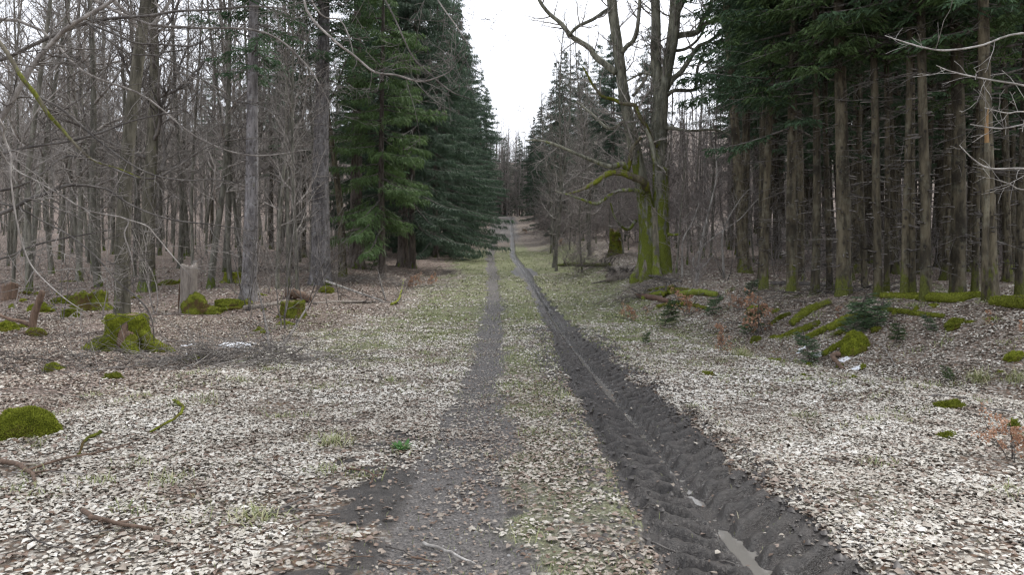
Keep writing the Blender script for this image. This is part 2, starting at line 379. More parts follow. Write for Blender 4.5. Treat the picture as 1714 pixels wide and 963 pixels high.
# ------------------------------------------------------------------ the ground: one sheet
def masks(x, y):
    sR, wR, mR, sL, wL, mL, wob = rut_parts(x, y)
    n = fbm(x * .5, y * .5, 81, 3) - .5; n2 = fbm(x * 1.6, y * 1.6, 88, 3) - .5
    far_ = 1 - ss(117, 124, y); mR = mR * far_; mL = mL * far_
    mud = mR * (1 - .45 * ss(40, 60, y))
    mud = np.maximum(mud, ss(.35, .75, (1 - ss(1.0, 1.9, np.abs(sR) + n2 * 1.2)) * (1 - ss(2, 6, y)) * .9))       # churned patch near the camera
    mud = np.maximum(mud, ss(.3, .7, (1 - ss(.35, .95, np.hypot((x - XR(y)) * 1.0, (y - 38) / 5) + n2 * .5))))   # wet hole further up
    n3 = fbm(x * 5, y * 5, 89, 3) - .5; mud = np.maximum(mud, .70 * (1 - ss(.1, 1.0, np.abs(x - XL(y) + .35) + n2 * 1.3 + n3 * 1.5)) * (1 - ss(5.5, 11, y)) * (.25 + .75 * ss(.18, .42, np.abs(sL + .05))))
    grav = np.clip(mL + .45 * (1 - ss(.3, .9, np.abs(x - .45) + n2)) * (1 - ss(6, 10, y)), 0, 1) * .95
    grav = np.maximum(grav, .75 * far_ * ss(60, 75, y) * (1 - ss(1.2, 2.4, np.abs(x - (XL(y) + XR(y)) / 2) + n * .8)))
    left = ss(3.9, 5.6, -x + n * 2.6 + .03 * (y - 12)); right = ss(6.0, 9.5, x + n * 3) * ss(16, 21, y + n * 4)
    brown = np.clip(ss(115, 122, y) + left + right + .45 * ss(4.5, 8, x + n * 3) * ss(8, 13, y) + .6 * ss(50, 75, y), 0, 1)
    grass = (.62 * ss(9, 17, y) * (1 - ss(2.6, 5.5, np.abs(x - .5) + n * 2.2)) + .42 * (1 - ss(.5, .95, np.abs(x - .45))) + .28 * ss(.3, .6, n2 + .5) * (1 - ss(4, 7, np.abs(x)))) * (1 - .7 * ss(45, 70, y))
    return mud, brown, np.clip(grass + .08, 0, 1), grav
def axis(segs):
    out = [segs[0][0]]
    for a, b, d0, d1 in segs:
        x = a
        while x < b - 1e-6:
            f = (x - a) / (b - a); x = min(b, x + d0 + (d1 - d0) * f); out.append(x)
    return np.array(out)
gx = axis([(-600, -60, 60, 4), (-60, -9, 1.6, .25), (-9, -2, .2, .05), (-2, 3, .024, .024), (3, 9, .05, .2), (9, 60, .25, 1.6), (60, 600, 4, 60)])
gyv = axis([(-300, -10, 40, 2), (-10, 2.6, 1, .1), (2.6, 9, .02, .03), (9, 18, .03, .06), (18, 50, .07, .35), (50, 160, .4, 1.5), (160, 900, 3, 60)])
X, Y = np.meshgrid(gx, gyv); Xf, Yf = X.ravel(), Y.ravel()
g = MB(); nx, ny = len(gx), len(gyv); ii = (np.arange(ny - 1)[:, None] * nx + np.arange(nx - 1)[None]).ravel()
g.add(np.stack([Xf, Yf, height(Xf, Yf)], 1), np.stack([ii, ii + 1, ii + nx + 1, ii + nx], 1))
go = g.build('ground', M['ground']); go['kind'] = 'structure'
mk = np.stack(masks(Xf, Yf), 1).astype(np.float32)
lg_, ba_ = lug_parts(Xf, Yf); wa_ = go.data.attributes.new('wet', 'FLOAT', 'POINT'); wa_.data.foreach_set('value', ((1 - lg_) * ba_ + .8 * np.exp(-((Xf - XR(Yf)) / .12) ** 2)).astype(np.float32))
ca = go.data.attributes.new('mask', 'FLOAT_COLOR', 'POINT'); ca.data.foreach_set('color', mk.ravel())

# water lying in the bottom of the deep rut
m, nt, b = mat('muddy_water'); b.inputs['Base Color'].default_value = (.17, .16, .145, 1); b.inputs['Roughness'].default_value = .08
tc = node(nt, 'ShaderNodeTexCoord'); bump(nt, b, noise(nt, tc.outputs['Object'], 9, 3), .12, .01)
wmb = MB(); ys = np.concatenate([np.arange(2.8, 14, .06), np.arange(14, 34, .25)])
lev = prof(ys) - .117 + .014 * np.sin(ys * 1.3) * np.sin(ys * .7 + 1)
wx = np.array([-.42, .42]); V = np.stack([np.stack([XR(ys) + o, ys, lev + (base_h(XR(ys), ys) - prof(ys))], 1) for o in wx], 1).reshape(-1, 3)
i = np.arange(len(ys) - 1) * 2
wmb.add(V, np.stack([i, i + 1, i + 3, i + 2], 1)); wo_ = wmb.build('puddle', m, smooth=True); wo_['kind'] = 'structure'

# ------------------------------------------------------------------ leaf litter and grass: stuff nobody could count
def scatter_pts(n, y0, y1, half=.95, seed=1):
    r = np.random.default_rng(seed); y = np.sqrt(r.uniform(y0 * y0, y1 * y1, n)); x = (r.uniform(-1, 1, n)) * half * y
    return x, y, r
m, nt, b = mat('fallen_leaves'); a = node(nt, 'ShaderNodeAttribute'); a.attribute_name = 'rnd'
cr = nt.nodes.new('ShaderNodeValToRGB'); nt.links.new(a.outputs['Fac'], cr.inputs[0])
els = [(0, (.07, .048, .035)), (.18, (.14, .09, .06)), (.34, (.23, .17, .135)), (.5, (.30, .26, .215)), (.62, (.41, .38, .325)), (.8, (.54, .51, .45)), (1, (.68, .66, .61))]
while len(cr.color_ramp.elements) < len(els): cr.color_ramp.elements.new(.5)
for e, (p, c) in zip(cr.color_ramp.elements, els): e.position = p; e.color = (*c, 1)
tc = node(nt, 'ShaderNodeTexCoord'); nn = noise(nt, tc.outputs['Object'], 40, 3, .6)
nt.links.new(mixc(nt, ramp(nt, nn, .6, .3), cr.outputs[0], (.7, .66, .62), 'MULTIPLY'), b.inputs['Base Color']); b.inputs['Roughness'].default_value = .55; b.inputs['Specular IOR Level'].default_value = .4
M['litter'] = m
lm = MB()
def leaf_layer(n, y0, y1, L0, seed, half=.95):
    x, y, r = scatter_pts(n, y0, y1, half, seed); mud, brown, grass, grav = masks(x, y)
    clump = fbm(x * 2.5, y * 2.5, 95, 4); patch = fbm(x * .7 + 4, y * .7, 96, 4)
    p = (1 - .99 * ss(.25, .85, mud + .35 * (fbm(x * 6, y * 6, 94, 2) - .5))) * (1 - (.96 if L0 > .05 else .82 if L0 > .03 else .2) * ss(.3, .75, grav)) * (1 - .38 * ss(.25, .7, grass)) * (.32 + .95 * ss(.28, .62, clump)) * (.35 + .8 * ss(.3, .55, patch))
    p = p * (1 - .55 * (1 - ss(.35, .7, np.abs(x - .45))) * (1 - ss(8, 16, y)) * (1 if L0 > .03 else 0))
    k = r.uniform(0, 1, n) < p; x, y, brown, mud, grav, clump, patch = x[k], y[k], brown[k], mud[k], grav[k], clump[k], patch[k]; n = len(x)
    z = height(x, y); th = r.uniform(0, 2 * math.pi, n); tl = r.normal(0, .13, n); tw = r.normal(0, .2, n)
    D = unit(np.stack([np.cos(th), np.sin(th), tl], 1)); U = unit(np.stack([-np.sin(th), np.cos(th), tw], 1))
    L = L0 * r.uniform(.6, 1.35, n); W = L * r.uniform(.42, .68, n)
    pale = np.clip(r.normal(.79, .12, n) + .45 * (fbm(x * 1.4 + 7, y * 1.4, 99, 3) - .5) - .22 * (1 - ss(.3, .5, clump)), 0, 1); pale = np.where(r.uniform(0, 1, n) < .2, r.uniform(.1, .5, n), pale)
    bro = np.clip(r.normal(.39, .13, n), 0, 1); bro = np.where(r.uniform(0, 1, n) < .10, r.uniform(.6, .85, n), bro)
    v = np.where(r.uniform(0, 1, n) < brown * .9, bro, pale); v = v * (1 - .35 * ss(.1, .8, np.maximum(mud, grav * .7))) * (1 - .2 * (1 - ss(.4, .75, np.abs(x - .45))) * (1 - ss(9, 16, y)))
    C = np.stack([x, y, z + r.uniform(.002, .016, n)], 1) - D * (L * .5)[:, None]
    N = unit(np.cross(D, U)); N[N[:, 2] < 0] *= -1; cu = (r.uniform(-.16, .26, n) * L)[:, None]
    Lc, Wc = L[:, None], W[:, None]; fold = (r.uniform(-.05, .3, n) * W)[:, None]; j1, j2, j3 = (r.uniform(0, .26, (n, 1)) for _ in range(3))
    V = np.stack([C, C + D * Lc * .5 + cu * N, C + D * Lc, C + D * Lc * (.18 + j1) + U * Wc * (.42 + j2) + N * (cu * .7 + fold), C + D * Lc * (.62 + j1) + U * Wc * (.34 + j3) + N * (cu * .7 + fold),
                  C + D * Lc * (.18 + j2) - U * Wc * (.42 + j3) + N * (cu * .7 + fold), C + D * Lc * (.62 + j3) - U * Wc * (.34 + j1) + N * (cu * .7 + fold)], 1).reshape(-1, 3)
    b0 = (np.arange(n) * 7)[:, None]
    t = np.vstack([b0 + np.array([[0, 3, 1]]), b0 + np.array([[1, 4, 2]]), b0 + np.array([[3, 4, 1]]), b0 + np.array([[0, 1, 5]]), b0 + np.array([[1, 2, 6]]), b0 + np.array([[5, 1, 6]])])
    lm.add(V, None, t, np.repeat(v, 7))
leaf_layer(360000, 2.6, 9, .036, 11, 1.22); leaf_layer(90000, 2.6, 12, .055, 14, 1.22); leaf_layer(255000, 8.5, 19, .055, 12, 1.05); leaf_layer(110000, 18, 38, .08, 13, .85); leaf_layer(110000, 2.9, 16, .024, 15, .5)
lo = lm.build('leaf_litter', M['litter'], smooth=False, attr=True)
tag(lo, 'fallen beech leaves matted on the ground, pale beside the track, brown under the trees', 'leaf litter', kind='stuff')
m, nt, b = mat('grass_blades'); a = node(nt, 'ShaderNodeAttribute'); a.attribute_name = 'rnd'
cr = nt.nodes.new('ShaderNodeValToRGB'); nt.links.new(a.outputs['Fac'], cr.inputs[0])
els = [(0, (.06, .08, .025)), (.45, (.17, .20, .07)), (.75, (.27, .29, .12)), (1, (.44, .40, .26))]
while len(cr.color_ramp.elements) < len(els): cr.color_ramp.elements.new(.5)
for e, (p, c) in zip(cr.color_ramp.elements, els): e.position = p; e.color = (*c, 1)
nt.links.new(cr.outputs[0], b.inputs['Base Color']); b.inputs['Roughness'].default_value = .6; M['grass'] = m
gm = MB()
def blades(mb, x, y, z, r, L, W, lean=.7, val=None):
    n = len(x); th = r.uniform(0, 2 * math.pi, n); ln = r.uniform(.15, 1, n) * lean
    D = unit(np.stack([np.cos(th) * ln, np.sin(th) * ln, np.ones(n)], 1)); U = np.stack([-np.sin(th), np.cos(th), np.zeros(n)], 1)
    D2 = unit(D * np.array([1.9, 1.9, .5])); C = np.stack([x, y, z - .005], 1); L = np.broadcast_to(L, (n,))[:, None]; W = np.broadcast_to(W, (n,))[:, None]
    V = np.stack([C - U * W / 2, C + U * W / 2, C + D * L * .55 + U * W * .4, C + D * L * .55 - U * W * .4, C + D * L * .55 + D2 * L * .5], 1).reshape(-1, 3)
    b0 = (np.arange(n) * 5)[:, None]
    mb.add(V, b0 + np.array([[0, 1, 2, 3]]), b0 + np.array([[3, 2, 4]]), np.repeat(r.uniform(0, 1, n) if val is None else val, 5))
for n, y0, y1, L, W, sd_ in ((60000, 2.9, 10, .045, .004, 21), (110000, 9, 22, .06, .008, 22), (90000, 20, 55, .10, .02, 23)):
    x, y, r = scatter_pts(n, y0, y1, .6, sd_); mud, brown, grass, grav = masks(x, y); tu = fbm(x * 2.2, y * 2.2, 97, 3)
    k = r.uniform(0, 1, n) < (ss(.15, .7, grass) + .05) * ss(.38, .62, tu) * (1 - mud * .93) * (1 - .8 * grav); x, y = x[k], y[k]
    blades(gm, x, y, height(x, y), r, L * r.uniform(.5, 1.4, len(x)), W)
# tussocks among the leaves
r = np.random.default_rng(31)
for k in range(330):
    y0 = float(np.sqrt(r.uniform(9, 420))); x0 = float(r.uniform(-.75, .8) * y0)
    if abs(x0 - float(XR(y0))) < .65 or abs(x0 - float(XL(y0))) < .4 or x0 < -6: continue
    n = int(r.integers(14, 60)); x = x0 + r.normal(0, .08, n); y = y0 + r.normal(0, .08, n)
    blades(gm, x, y, height(x, y), r, .10 * r.uniform(.4, 1.3, n), .005 + .0004 * y0, 1.3, np.clip(r.normal(.55, .25, n), 0, 1))
tag(gm.build('grass', M['grass'], smooth=False, attr=True), 'short green and straw coloured grass along the verges and centre of the track', 'grass', kind='stuff')

# gravel and mud clods on the track
def pebble_field(mb, x, y, r, s0, s1):
    n = len(x); z = height(x, y); s = r.uniform(s0, s1, n) * r.uniform(.6, 1, n)
    base = np.array([[1, 0, 0], [0, 1, 0], [-1, 0, 0], [0, -1, 0], [0, 0, .75], [0, 0, -.5]], float)
    V = base[None] * s[:, None, None] * r.uniform(.6, 1.3, (n, 6, 1)); th = r.uniform(0, 6.28, n); c, s_ = np.cos(th), np.sin(th)
    V = np.stack([V[..., 0] * c[:, None] - V[..., 1] * s_[:, None], V[..., 0] * s_[:, None] + V[..., 1] * c[:, None], V[..., 2]], -1) + np.stack([x, y, z + s * .1], 1)[:, None]
    t = np.array([[0, 1, 4], [1, 2, 4], [2, 3, 4], [3, 0, 4]]); b0 = (np.arange(n) * 6)[:, None]
    mb.add(V.reshape(-1, 3), None, np.vstack([b0 + q[None] for q in t]), np.repeat(r.uniform(0, 1, n), 6))
pm = MB(); r = np.random.default_rng(41); y = np.sqrt(r.uniform(8, 700, 26000)); x = XL(y) + r.normal(0, .28, 26000); pebble_field(pm, x, y, r, .004, .014)
m, nt, b = mat('track_gravel'); a = node(nt, 'ShaderNodeAttribute'); a.attribute_name = 'rnd'
nt.links.new(mixc(nt, ramp(nt, a.outputs['Fac'], .5, 1), (.07, .065, .062), (.28, .27, .26)), b.inputs['Base Color']); b.inputs['Roughness'].default_value = .6
tag(pm.build('gravel', m, smooth=False, attr=True), 'small grey stones pressed into the left wheel track', 'gravel', kind='stuff')
cm = MB(); y = np.sqrt(r.uniform(8, 330, 9000)); sg = np.where(r.uniform(0, 1, 9000) < .6, 1, -1); x = XR(y) + sg * (.62 + r.normal(0, .16, 9000)); pebble_field(cm, x, y, r, .01, .042)
m, nt, b = mat('mud_clods'); tc = node(nt, 'ShaderNodeTexCoord')
nt.links.new(mixc(nt, noise(nt, tc.outputs['Object'], 30), (.025, .021, .019), (.06, .052, .047)), b.inputs['Base Color']); b.inputs['Roughness'].default_value = .5
tag(cm.build('mud_clods', m, smooth=True, attr=True), 'dark clods of mud thrown up along the deep right rut', 'mud', kind='stuff')

# ------------------------------------------------------------------ tree builders
def trunk_mb(h, r0, r1, sides=14, flare=.9, lobes=5, lean=(0, 0), seed=0, kink=.12):
    mb = MB(); rg = np.random.default_rng(seed)
    z = np.concatenate([[-.35, -.1, 0, .06, .13, .22, .35, .5, .75, 1.1, 1.6], np.linspace(2.3, h, 16)])
    th = np.linspace(0, 2 * math.pi, sides, endpoint=False); ph = rg.uniform(0, 6.28, 3)
    cx = lean[0] * (z / h) + kink * np.sin(z * .33 + ph[0]) * (z > 0) * np.minimum(1, z / 4); cy = lean[1] * (z / h) + kink * np.sin(z * .27 + ph[1]) * np.minimum(1, np.maximum(z, 0) / 4)
    rad = r0 + (r1 - r0) * np.clip(z / h, 0, 1) ** .9
    lob = .45 + .55 * np.clip(np.cos(lobes * th + ph[2]) * .7 + .3 * np.cos(2 * th + ph[1]), -.6, 1)
    rr = rad[:, None] * (1 + flare * np.exp(-np.maximum(z, 0)[:, None] / (.22 + r0 * .5)) * lob[None] + .07 * (vn(th[None] * 1.9 + seed, z[:, None] * 1.7, seed) - .5))
    V = np.stack([cx[:, None] + rr * np.cos(th), cy[:, None] + rr * np.sin(th), z[:, None] + 0 * rr], -1).reshape(-1, 3)
    n = len(z); i = np.arange(n - 1)[:, None] * sides; j = np.arange(sides)[None]; j2 = (j + 1) % sides
    mb.add(V, np.stack([i + j, i + j2, i + sides + j2, i + sides + j], -1).reshape(-1, 4))
    cen = lambda zz: np.array([np.interp(zz, z, cx), np.interp(zz, z, cy), zz]); rd = lambda zz: float(np.interp(zz, z, rad))
    return mb, cen, rd
def grow(segs, p, d, L, r, lvl, rg, nk=(8, 5), up=.1, wig=.25, nseg=5, lf=None, sp=1.0, minr=.003):
    """one wandering branch with side branches; collects (a, b, ra, rb)"""
    P = [np.array(p, float)]; d = unit(np.array(d, float)); st = L / nseg; R_ = np.linspace(r, max(r * .35, minr), nseg + 1); Ds = []
    for k in range(nseg):
        d = unit(d + rg.normal(0, wig, 3) * .6 + np.array([0, 0, up])); Ds.append(d); P.append(P[-1] + d * st)
        segs.append((P[-2], P[-1], R_[k], R_[k + 1]))
    if lf is not None and lvl == 0: lf.extend([(P[k], Ds[k - 1]) for k in range(1, nseg + 1)])
    if lvl > 0:
        n = max(1, int(nk[0] * L ** .5 * .8 + .5)) if lvl > 1 else nk[1]
        for k in range(n):
            t = .12 + .85 * (k + rg.uniform(0, 1)) / n; i = min(nseg - 1, int(t * nseg)); f = t * nseg - i
            q = P[i] * (1 - f) + P[i + 1] * f; sd2 = unit(np.cross(Ds[i], rg.normal(0, 1, 3)))
            sd2[2] *= .6; dd = Ds[i] * rg.uniform(.6, 1.1) + sd2 * sp
            grow(segs, q, dd, L * rg.uniform(.3, .55) * (1.15 - .6 * t), R_[i] * .55 if R_[i] * .55 > minr else minr, lvl - 1, rg, nk, up, wig, max(2, nseg - 2), lf, sp, minr)
def seg_mesh(segs, mb=None):
    mb = mb or MB(); A = np.array([s[0] for s in segs]); B_ = np.array([s[1] for s in segs]); ra = np.array([s[2] for s in segs]); rb = np.array([s[3] for s in segs])
    big = ra > .02; prisms(mb, A[big], B_[big], ra[big], rb[big], 6); prisms(mb, A[~big], B_[~big], ra[~big], rb[~big], 3); return mb
def make_beech(seed, h=19, r0=.16, zc=4, nb=34, cat='tree', tm='beech', bm='twig', L0=3.6, up=.16):
    rg = np.random.default_rng(seed); root = empty('beech_tree'); tag(root, 'bare beech', 'tree')
    mb, cen, rd = trunk_mb(h, r0, .02, 10, .7, 4, (rg.normal(0, .8), rg.normal(0, .8)), seed, .2)
    mb.build('trunk', M[tm], root); segs = []
    for k in range(nb):
        t = k / (nb - 1); z = zc + (h - zc - .4) * t ** .85; az = k * 2.4 + rg.uniform(-.5, .5); el = rg.uniform(.25, .9) + .35 * t
        L = L0 * (1 - .72 * t) * rg.uniform(.6, 1.2); grow(segs, cen(z), (math.cos(az), math.sin(az), math.tan(min(el, 1.2))), L, rd(z) * .36 + .008, 2, rg, (6, 4), up * .5, .3, 6, minr=.005)
    seg_mesh(segs).build('crown', M[bm], root); return root
def make_bush(seed, h=4.5, name='bare_sapling', bm='twig', n=5, spread=.35, lv=2, r0=.022, up=.06, minr=.0035, leafy=None):
    rg = np.random.default_rng(seed); root = empty(name); tag(root, 'bare sapling', 'sapling'); segs = []; stems = []; lf = []
    for k in range(n):
        az = rg.uniform(0, 6.28); d = (math.cos(az) * spread * rg.uniform(.2, 1), math.sin(az) * spread * rg.uniform(.2, 1), 1)
        p0 = np.array([rg.normal(0, .05) * (n > 1), rg.normal(0, .05) * (n > 1), -.08]); s2 = []
        grow(s2, p0, d, h * rg.uniform(.55, 1), r0 * rg.uniform(.7, 1.1), lv, rg, (7, 5), up, .22, 7, lf, 1.1, minr)
        stems += s2[:7]; segs += s2[7:]
    seg_mesh(stems).build('stem', M[bm], root); seg_mesh(segs).build('crown', M[bm], root)
    if leafy:
        P = np.array([a for a, _ in lf]); n_ = int(len(P) * leafy); idx = rg.integers(0, len(P), n_)
        C = P[idx] + rg.normal(0, .02, (n_, 3)); k = rg.uniform(0, 1, n_) < .9; C = C[k]; n_ = len(C)
        D = unit(rg.normal(0, 1, (n_, 3)) + np.array([0, 0, -.5])); U = unit(np.cross(D, rg.normal(0, 1, (n_, 3))))
        lb = MB(); leaves(lb, C, D, U, rg.uniform(.04, .075, n_), rg.uniform(.025, .045, n_), .15, rg.uniform(0, 1, n_)); lb.build('leaves', M['russet'], root, False, True)
    return root
def spruce_branch(rg, Lb, az, z, cen, droop, hang, wdt, CS, DS, US, LS, WS, segs, rb, bare=.18, step=.13):
    c = cen(z); ca, sa = math.cos(az), math.sin(az); n = 9; s = np.linspace(0, 1, n)
    dz = Lb * (-droop * s + .22 * droop * s ** 3 + .12 * s); wob = rg.normal(0, .03, n).cumsum() * .3 * Lb
    P = np.stack([c[0] + ca * Lb * s - sa * wob, c[1] + sa * Lb * s + ca * wob, z + dz], 1)
    for k in range(n - 1): segs.append((P[k], P[k + 1], rb * (1 - s[k] * .85), rb * (1 - s[k + 1] * .85)))
    m_ = max(3, int(Lb * (1 - bare) / step)); tt = bare + (1 - bare) * (np.arange(m_) + rg.uniform(0, 1, m_)) / m_
    for sd_ in (-1, 1):
        Q = np.stack([np.interp(tt, s, P[:, i]) for i in range(3)], 1); tl = np.minimum(.75, Lb * .42) * np.clip(1.25 * (1.03 - tt) ** .55, .15, 1) * rg.uniform(.55, 1.15, m_)
        ang = az + sd_ * rg.uniform(.75, 1.15, m_); el = -droop * .6 + rg.normal(-.1, .16, m_)
        T = unit(np.stack([np.cos(ang), np.sin(ang), el], 1)); up_ = np.array([0, 0, 1.])
        for f in (0, .5):   # the twig itself, in two needle-clad lengths
            CS.append(Q + T * (tl * f)[:, None]); DS.append(T); U = unit(np.cross(T, up_) + rg.normal(0, .3, (m_, 3))); US.append(U); LS.append(tl * .6); WS.append(np.full(m_, wdt * 1.6))
        nt_ = 5
        for k in range(nt_):
            f = (k + rg.uniform(0, 1, m_)) / nt_; C = Q + T * (tl * f)[:, None]
            s3 = rg.choice([-1, 1], m_); D = unit(T * rg.uniform(.3, 1, m_)[:, None] + np.stack([-np.sin(ang) * s3, np.cos(ang) * s3, np.zeros(m_)], 1) * rg.uniform(.2, .9, m_)[:, None] + np.array([0, 0, -1.]) * (hang * rg.uniform(.3, 1.4, m_))[:, None])
            CS.append(C); DS.append(D); US.append(unit(np.cross(D, rg.normal(0, 1, (m_, 3))))); LS.append((.14 + .19 * hang * rg.uniform(.3, 1, m_)) * rg.uniform(.6, 1.2, m_)); WS.append(wdt * rg.uniform(.8, 1.6, m_))
def make_spruce(seed, h=24, r0=.2, zc=6, Lmax=2.8, nm='needle_dark', tm='olive', hang=.5, droop=.35, whorl=.42, wdt=.035, dead=True, name='spruce_tree', full=False, flare=.8):
    rg = np.random.default_rng(seed); root = empty(name); tag(root, 'spruce', 'tree')
    mb, cen, rd = trunk_mb(h, r0, .02, 14, flare, 5, (rg.normal(0, .25), rg.normal(0, .25)), seed, .06)
    mb.build('trunk', M[tm], root); CS, DS, US, LS, WS, segs = [], [], [], [], [], []
    z = zc
    while z < h - .3:
        t = (z - zc) / (h - zc); nb = 5 if t < .8 else 4
        for k in range(nb):
            if t < .12 and not full and rg.uniform() < .45: continue
            az0 = rg.uniform(0, 6.28); Lb = Lmax * (1 - t) ** .75 * rg.uniform(.6, 1.12) * (.35 + 1.2 * float(vn(math.cos(az0) * 1.5 + seed, z * .45 + math.sin(az0) * 1.5, seed))) + .15
            if t < .2 and not full: Lb *= .75
            spruce_branch(rg, Lb, az0, z + rg.uniform(-.2, .2), cen, droop * (1 - .7 * t) + rg.normal(0, .08), hang, wdt, CS, DS, US, LS, WS, segs, .012 + Lb * .008)
        z += whorl * rg.uniform(.8, 1.2)
    cr_ = seg_mesh(segs); f = MB()
    leaves(f, np.concatenate(CS), np.concatenate(DS), np.concatenate(US), np.concatenate(LS), np.concatenate(WS), .08)
    cr_.build('limbs', M['dark_twig'], root); f.build('crown', M[nm], root, smooth=False)
    if dead:
        ds = []; z = .7
        while z < zc + 1.5:
            for k in range(rg.integers(5, 9)):
                az = rg.uniform(0, 6.28); zz = z + rg.uniform(-.06, .06); L = min(2.0, rg.exponential(.35) + .04) * (.5 + .9 * z / zc); c = cen(zz)
                if L > .5: grow(ds, c, (math.cos(az), math.sin(az), rg.uniform(-.25, .1)), L, .011, 1, rg, (5, 3), -.02, .16, 4, minr=.003)
                else: ds.append((c, c + np.array([math.cos(az), math.sin(az), rg.uniform(-.3, .2)]) * (rd(zz) + .05 + L * .35), .022, .010))
            z += rg.uniform(.25, .5)
        seg_mesh(ds).build('dead_twigs', M['dark_twig'], root)
    return root

# ------------------------------------------------------------------ tree prototypes
BE = [make_beech(100 + k, h=rng.uniform(16, 21), r0=rng.uniform(.07, .14), zc=rng.uniform(1.4, 4.0), nb=38) for k in range(7)]
BR = [make_beech(130 + k, h=rng.uniform(9, 13), r0=rng.uniform(.06, .09), zc=1.2, nb=34, bm='rosy_twig', L0=3.0, up=.1) for k in range(3)]
SP = [make_spruce(200 + k, h=rng.uniform(22, 25), r0=.19, zc=zc, nm='needle_dark', whorl=.52) for k, zc in enumerate((5.4, 6.6, 8.2))]
SE = [make_spruce(220 + k, h=24, r0=.2, zc=z0, Lmax=3.9, nm='needle_blue', tm='spruce', hang=1.7, droop=.55, dead=False, full=True, whorl=.5) for k, z0 in enumerate((.9, 2.6))]
SG = make_spruce(230, h=19, r0=.17, zc=2.6, Lmax=2.9, nm='needle_green', tm='spruce', hang=1.4, droop=.5, full=True, whorl=.55)
SB = [make_bush(240 + k, h=rng.uniform(3.5, 6), name='bare_sapling', bm=b_, n=n_, spread=.45, lv=2, r0=.022) for k, (n_, b_) in enumerate(((1, 'twig'), (3, 'dark_twig'), (2, 'twig'), (5, 'rosy_twig')))]

# ------------------------------------------------------------------ named trees, left
def width_scale(px, Y, r0): return px * Y / FOC / (2 * r0)
def named_tree(proto_fn, u, v, px, label, yfix=None, **kw):
    x, y, z = spot(u, v)
    if yfix: y = yfix; x = (u - CU) / FOC * y
    kw['r0'] = px * y / FOC / 2
    t = proto_fn(**kw); USED.add(t.name); t.location = (x, y, HB(x, y) - .03); t.rotation_euler = (0, 0, random.uniform(0, 6.28)); t['label'] = label; return t
def lean(t, dx): t.rotation_euler = (0, dx, 0)
named_tree(make_beech, 204, 540, 27, 'tall straight grey beech rising directly behind the big mossy stump', yfix=16.5, seed=301, h=22, zc=6.0, nb=26, L0=3, tm='dkbeech')
named_tree(make_beech, 247, 488, 26, 'dark forked beech just right of the tall trunk behind the big stump', seed=302, h=20, zc=4.2, nb=34, tm='dkbeech', bm='dark_twig', L0=4.2, up=.35)
t = named_tree(make_spruce, 415, 502, 25, 'pale grey lichened spruce trunk leaning slightly right, beside the split snag', seed=303, h=23, zc=7.4, nm='needle_dark', tm='lichen', Lmax=2.4); lean(t, R(2.2))
t = named_tree(make_spruce, 537, 476, 34, 'thick purplish spruce trunk with a moss tuft behind the fallen poles', seed=304, h=26, zc=8.6, tm='lichen', Lmax=3.0, flare=.45); lean(t, R(1))
named_tree(make_beech, 574, 462, 14, 'slim trunk with a bright mossy foot right of the thick spruce', seed=305, h=18, zc=7, nb=20, tm='olive', bm='dark_twig')
named_tree(make_spruce, 675, 446, 19, 'spruce with a brown trunk and mossy foot at the end of the brush heap', seed=306, h=24, zc=4.6, nm='needle_blue', tm='spruce', Lmax=2.8, hang=.9)
named_tree(make_spruce, 598, 448, 24, 'stout dark spruce trunk half hidden behind the bright green spruce boughs', seed=307, h=25, zc=4.6, nm='needle_dark', tm='spruce', Lmax=2.9)
y = 33.0; x = (640 - CU) / FOC * y; place(SG, x, y, 1.0, label='bright green spruce with boughs sweeping almost to the ground left of the track')
x, y, z = spot(418, 430); 
for u, v, px, lab, k in ((165, 480, 20, 'stout dark beech trunk just left of the tall trunk behind the stump', 0), (48, 486, 18, 'dark beech trunk with a mossy foot near the left edge', 1), (484, 445, 9, 'thin bare beech between the lichened and the thick spruce', 2)):
    x, y, z = spot(u, v); place(BE[k], x, y, 1.15, label=lab)
for i, (x, y, k, s, lab) in enumerate((
    (-5.6, 40, 1, .95, 'nearest of the dark drooping spruces whose skirts hang over the left verge'), (-5.0, 46.5, 0, .9, None), (-4.9, 52, 0, 1.0, None), (-5.6, 60, 1, 1.1, None), (-5.2, 68, 0, .95, None),
    (-5.8, 77, 1, 1.05, None), (-5.6, 87, 0, 1.0, None), (-6.0, 97, 1, .9, None), (-6.2, 107, 0, .8, None), (-8.9, 48, 1, 1.05, None), (-9, 55, 0, 1.0, None), (-10, 70, 1, 1.1, None))):
    place(SE[k], x, y, s, label=lab or 'tall dark drooping spruce in the wall along the left of the track', group=None if lab else 'spruce wall left of the track')

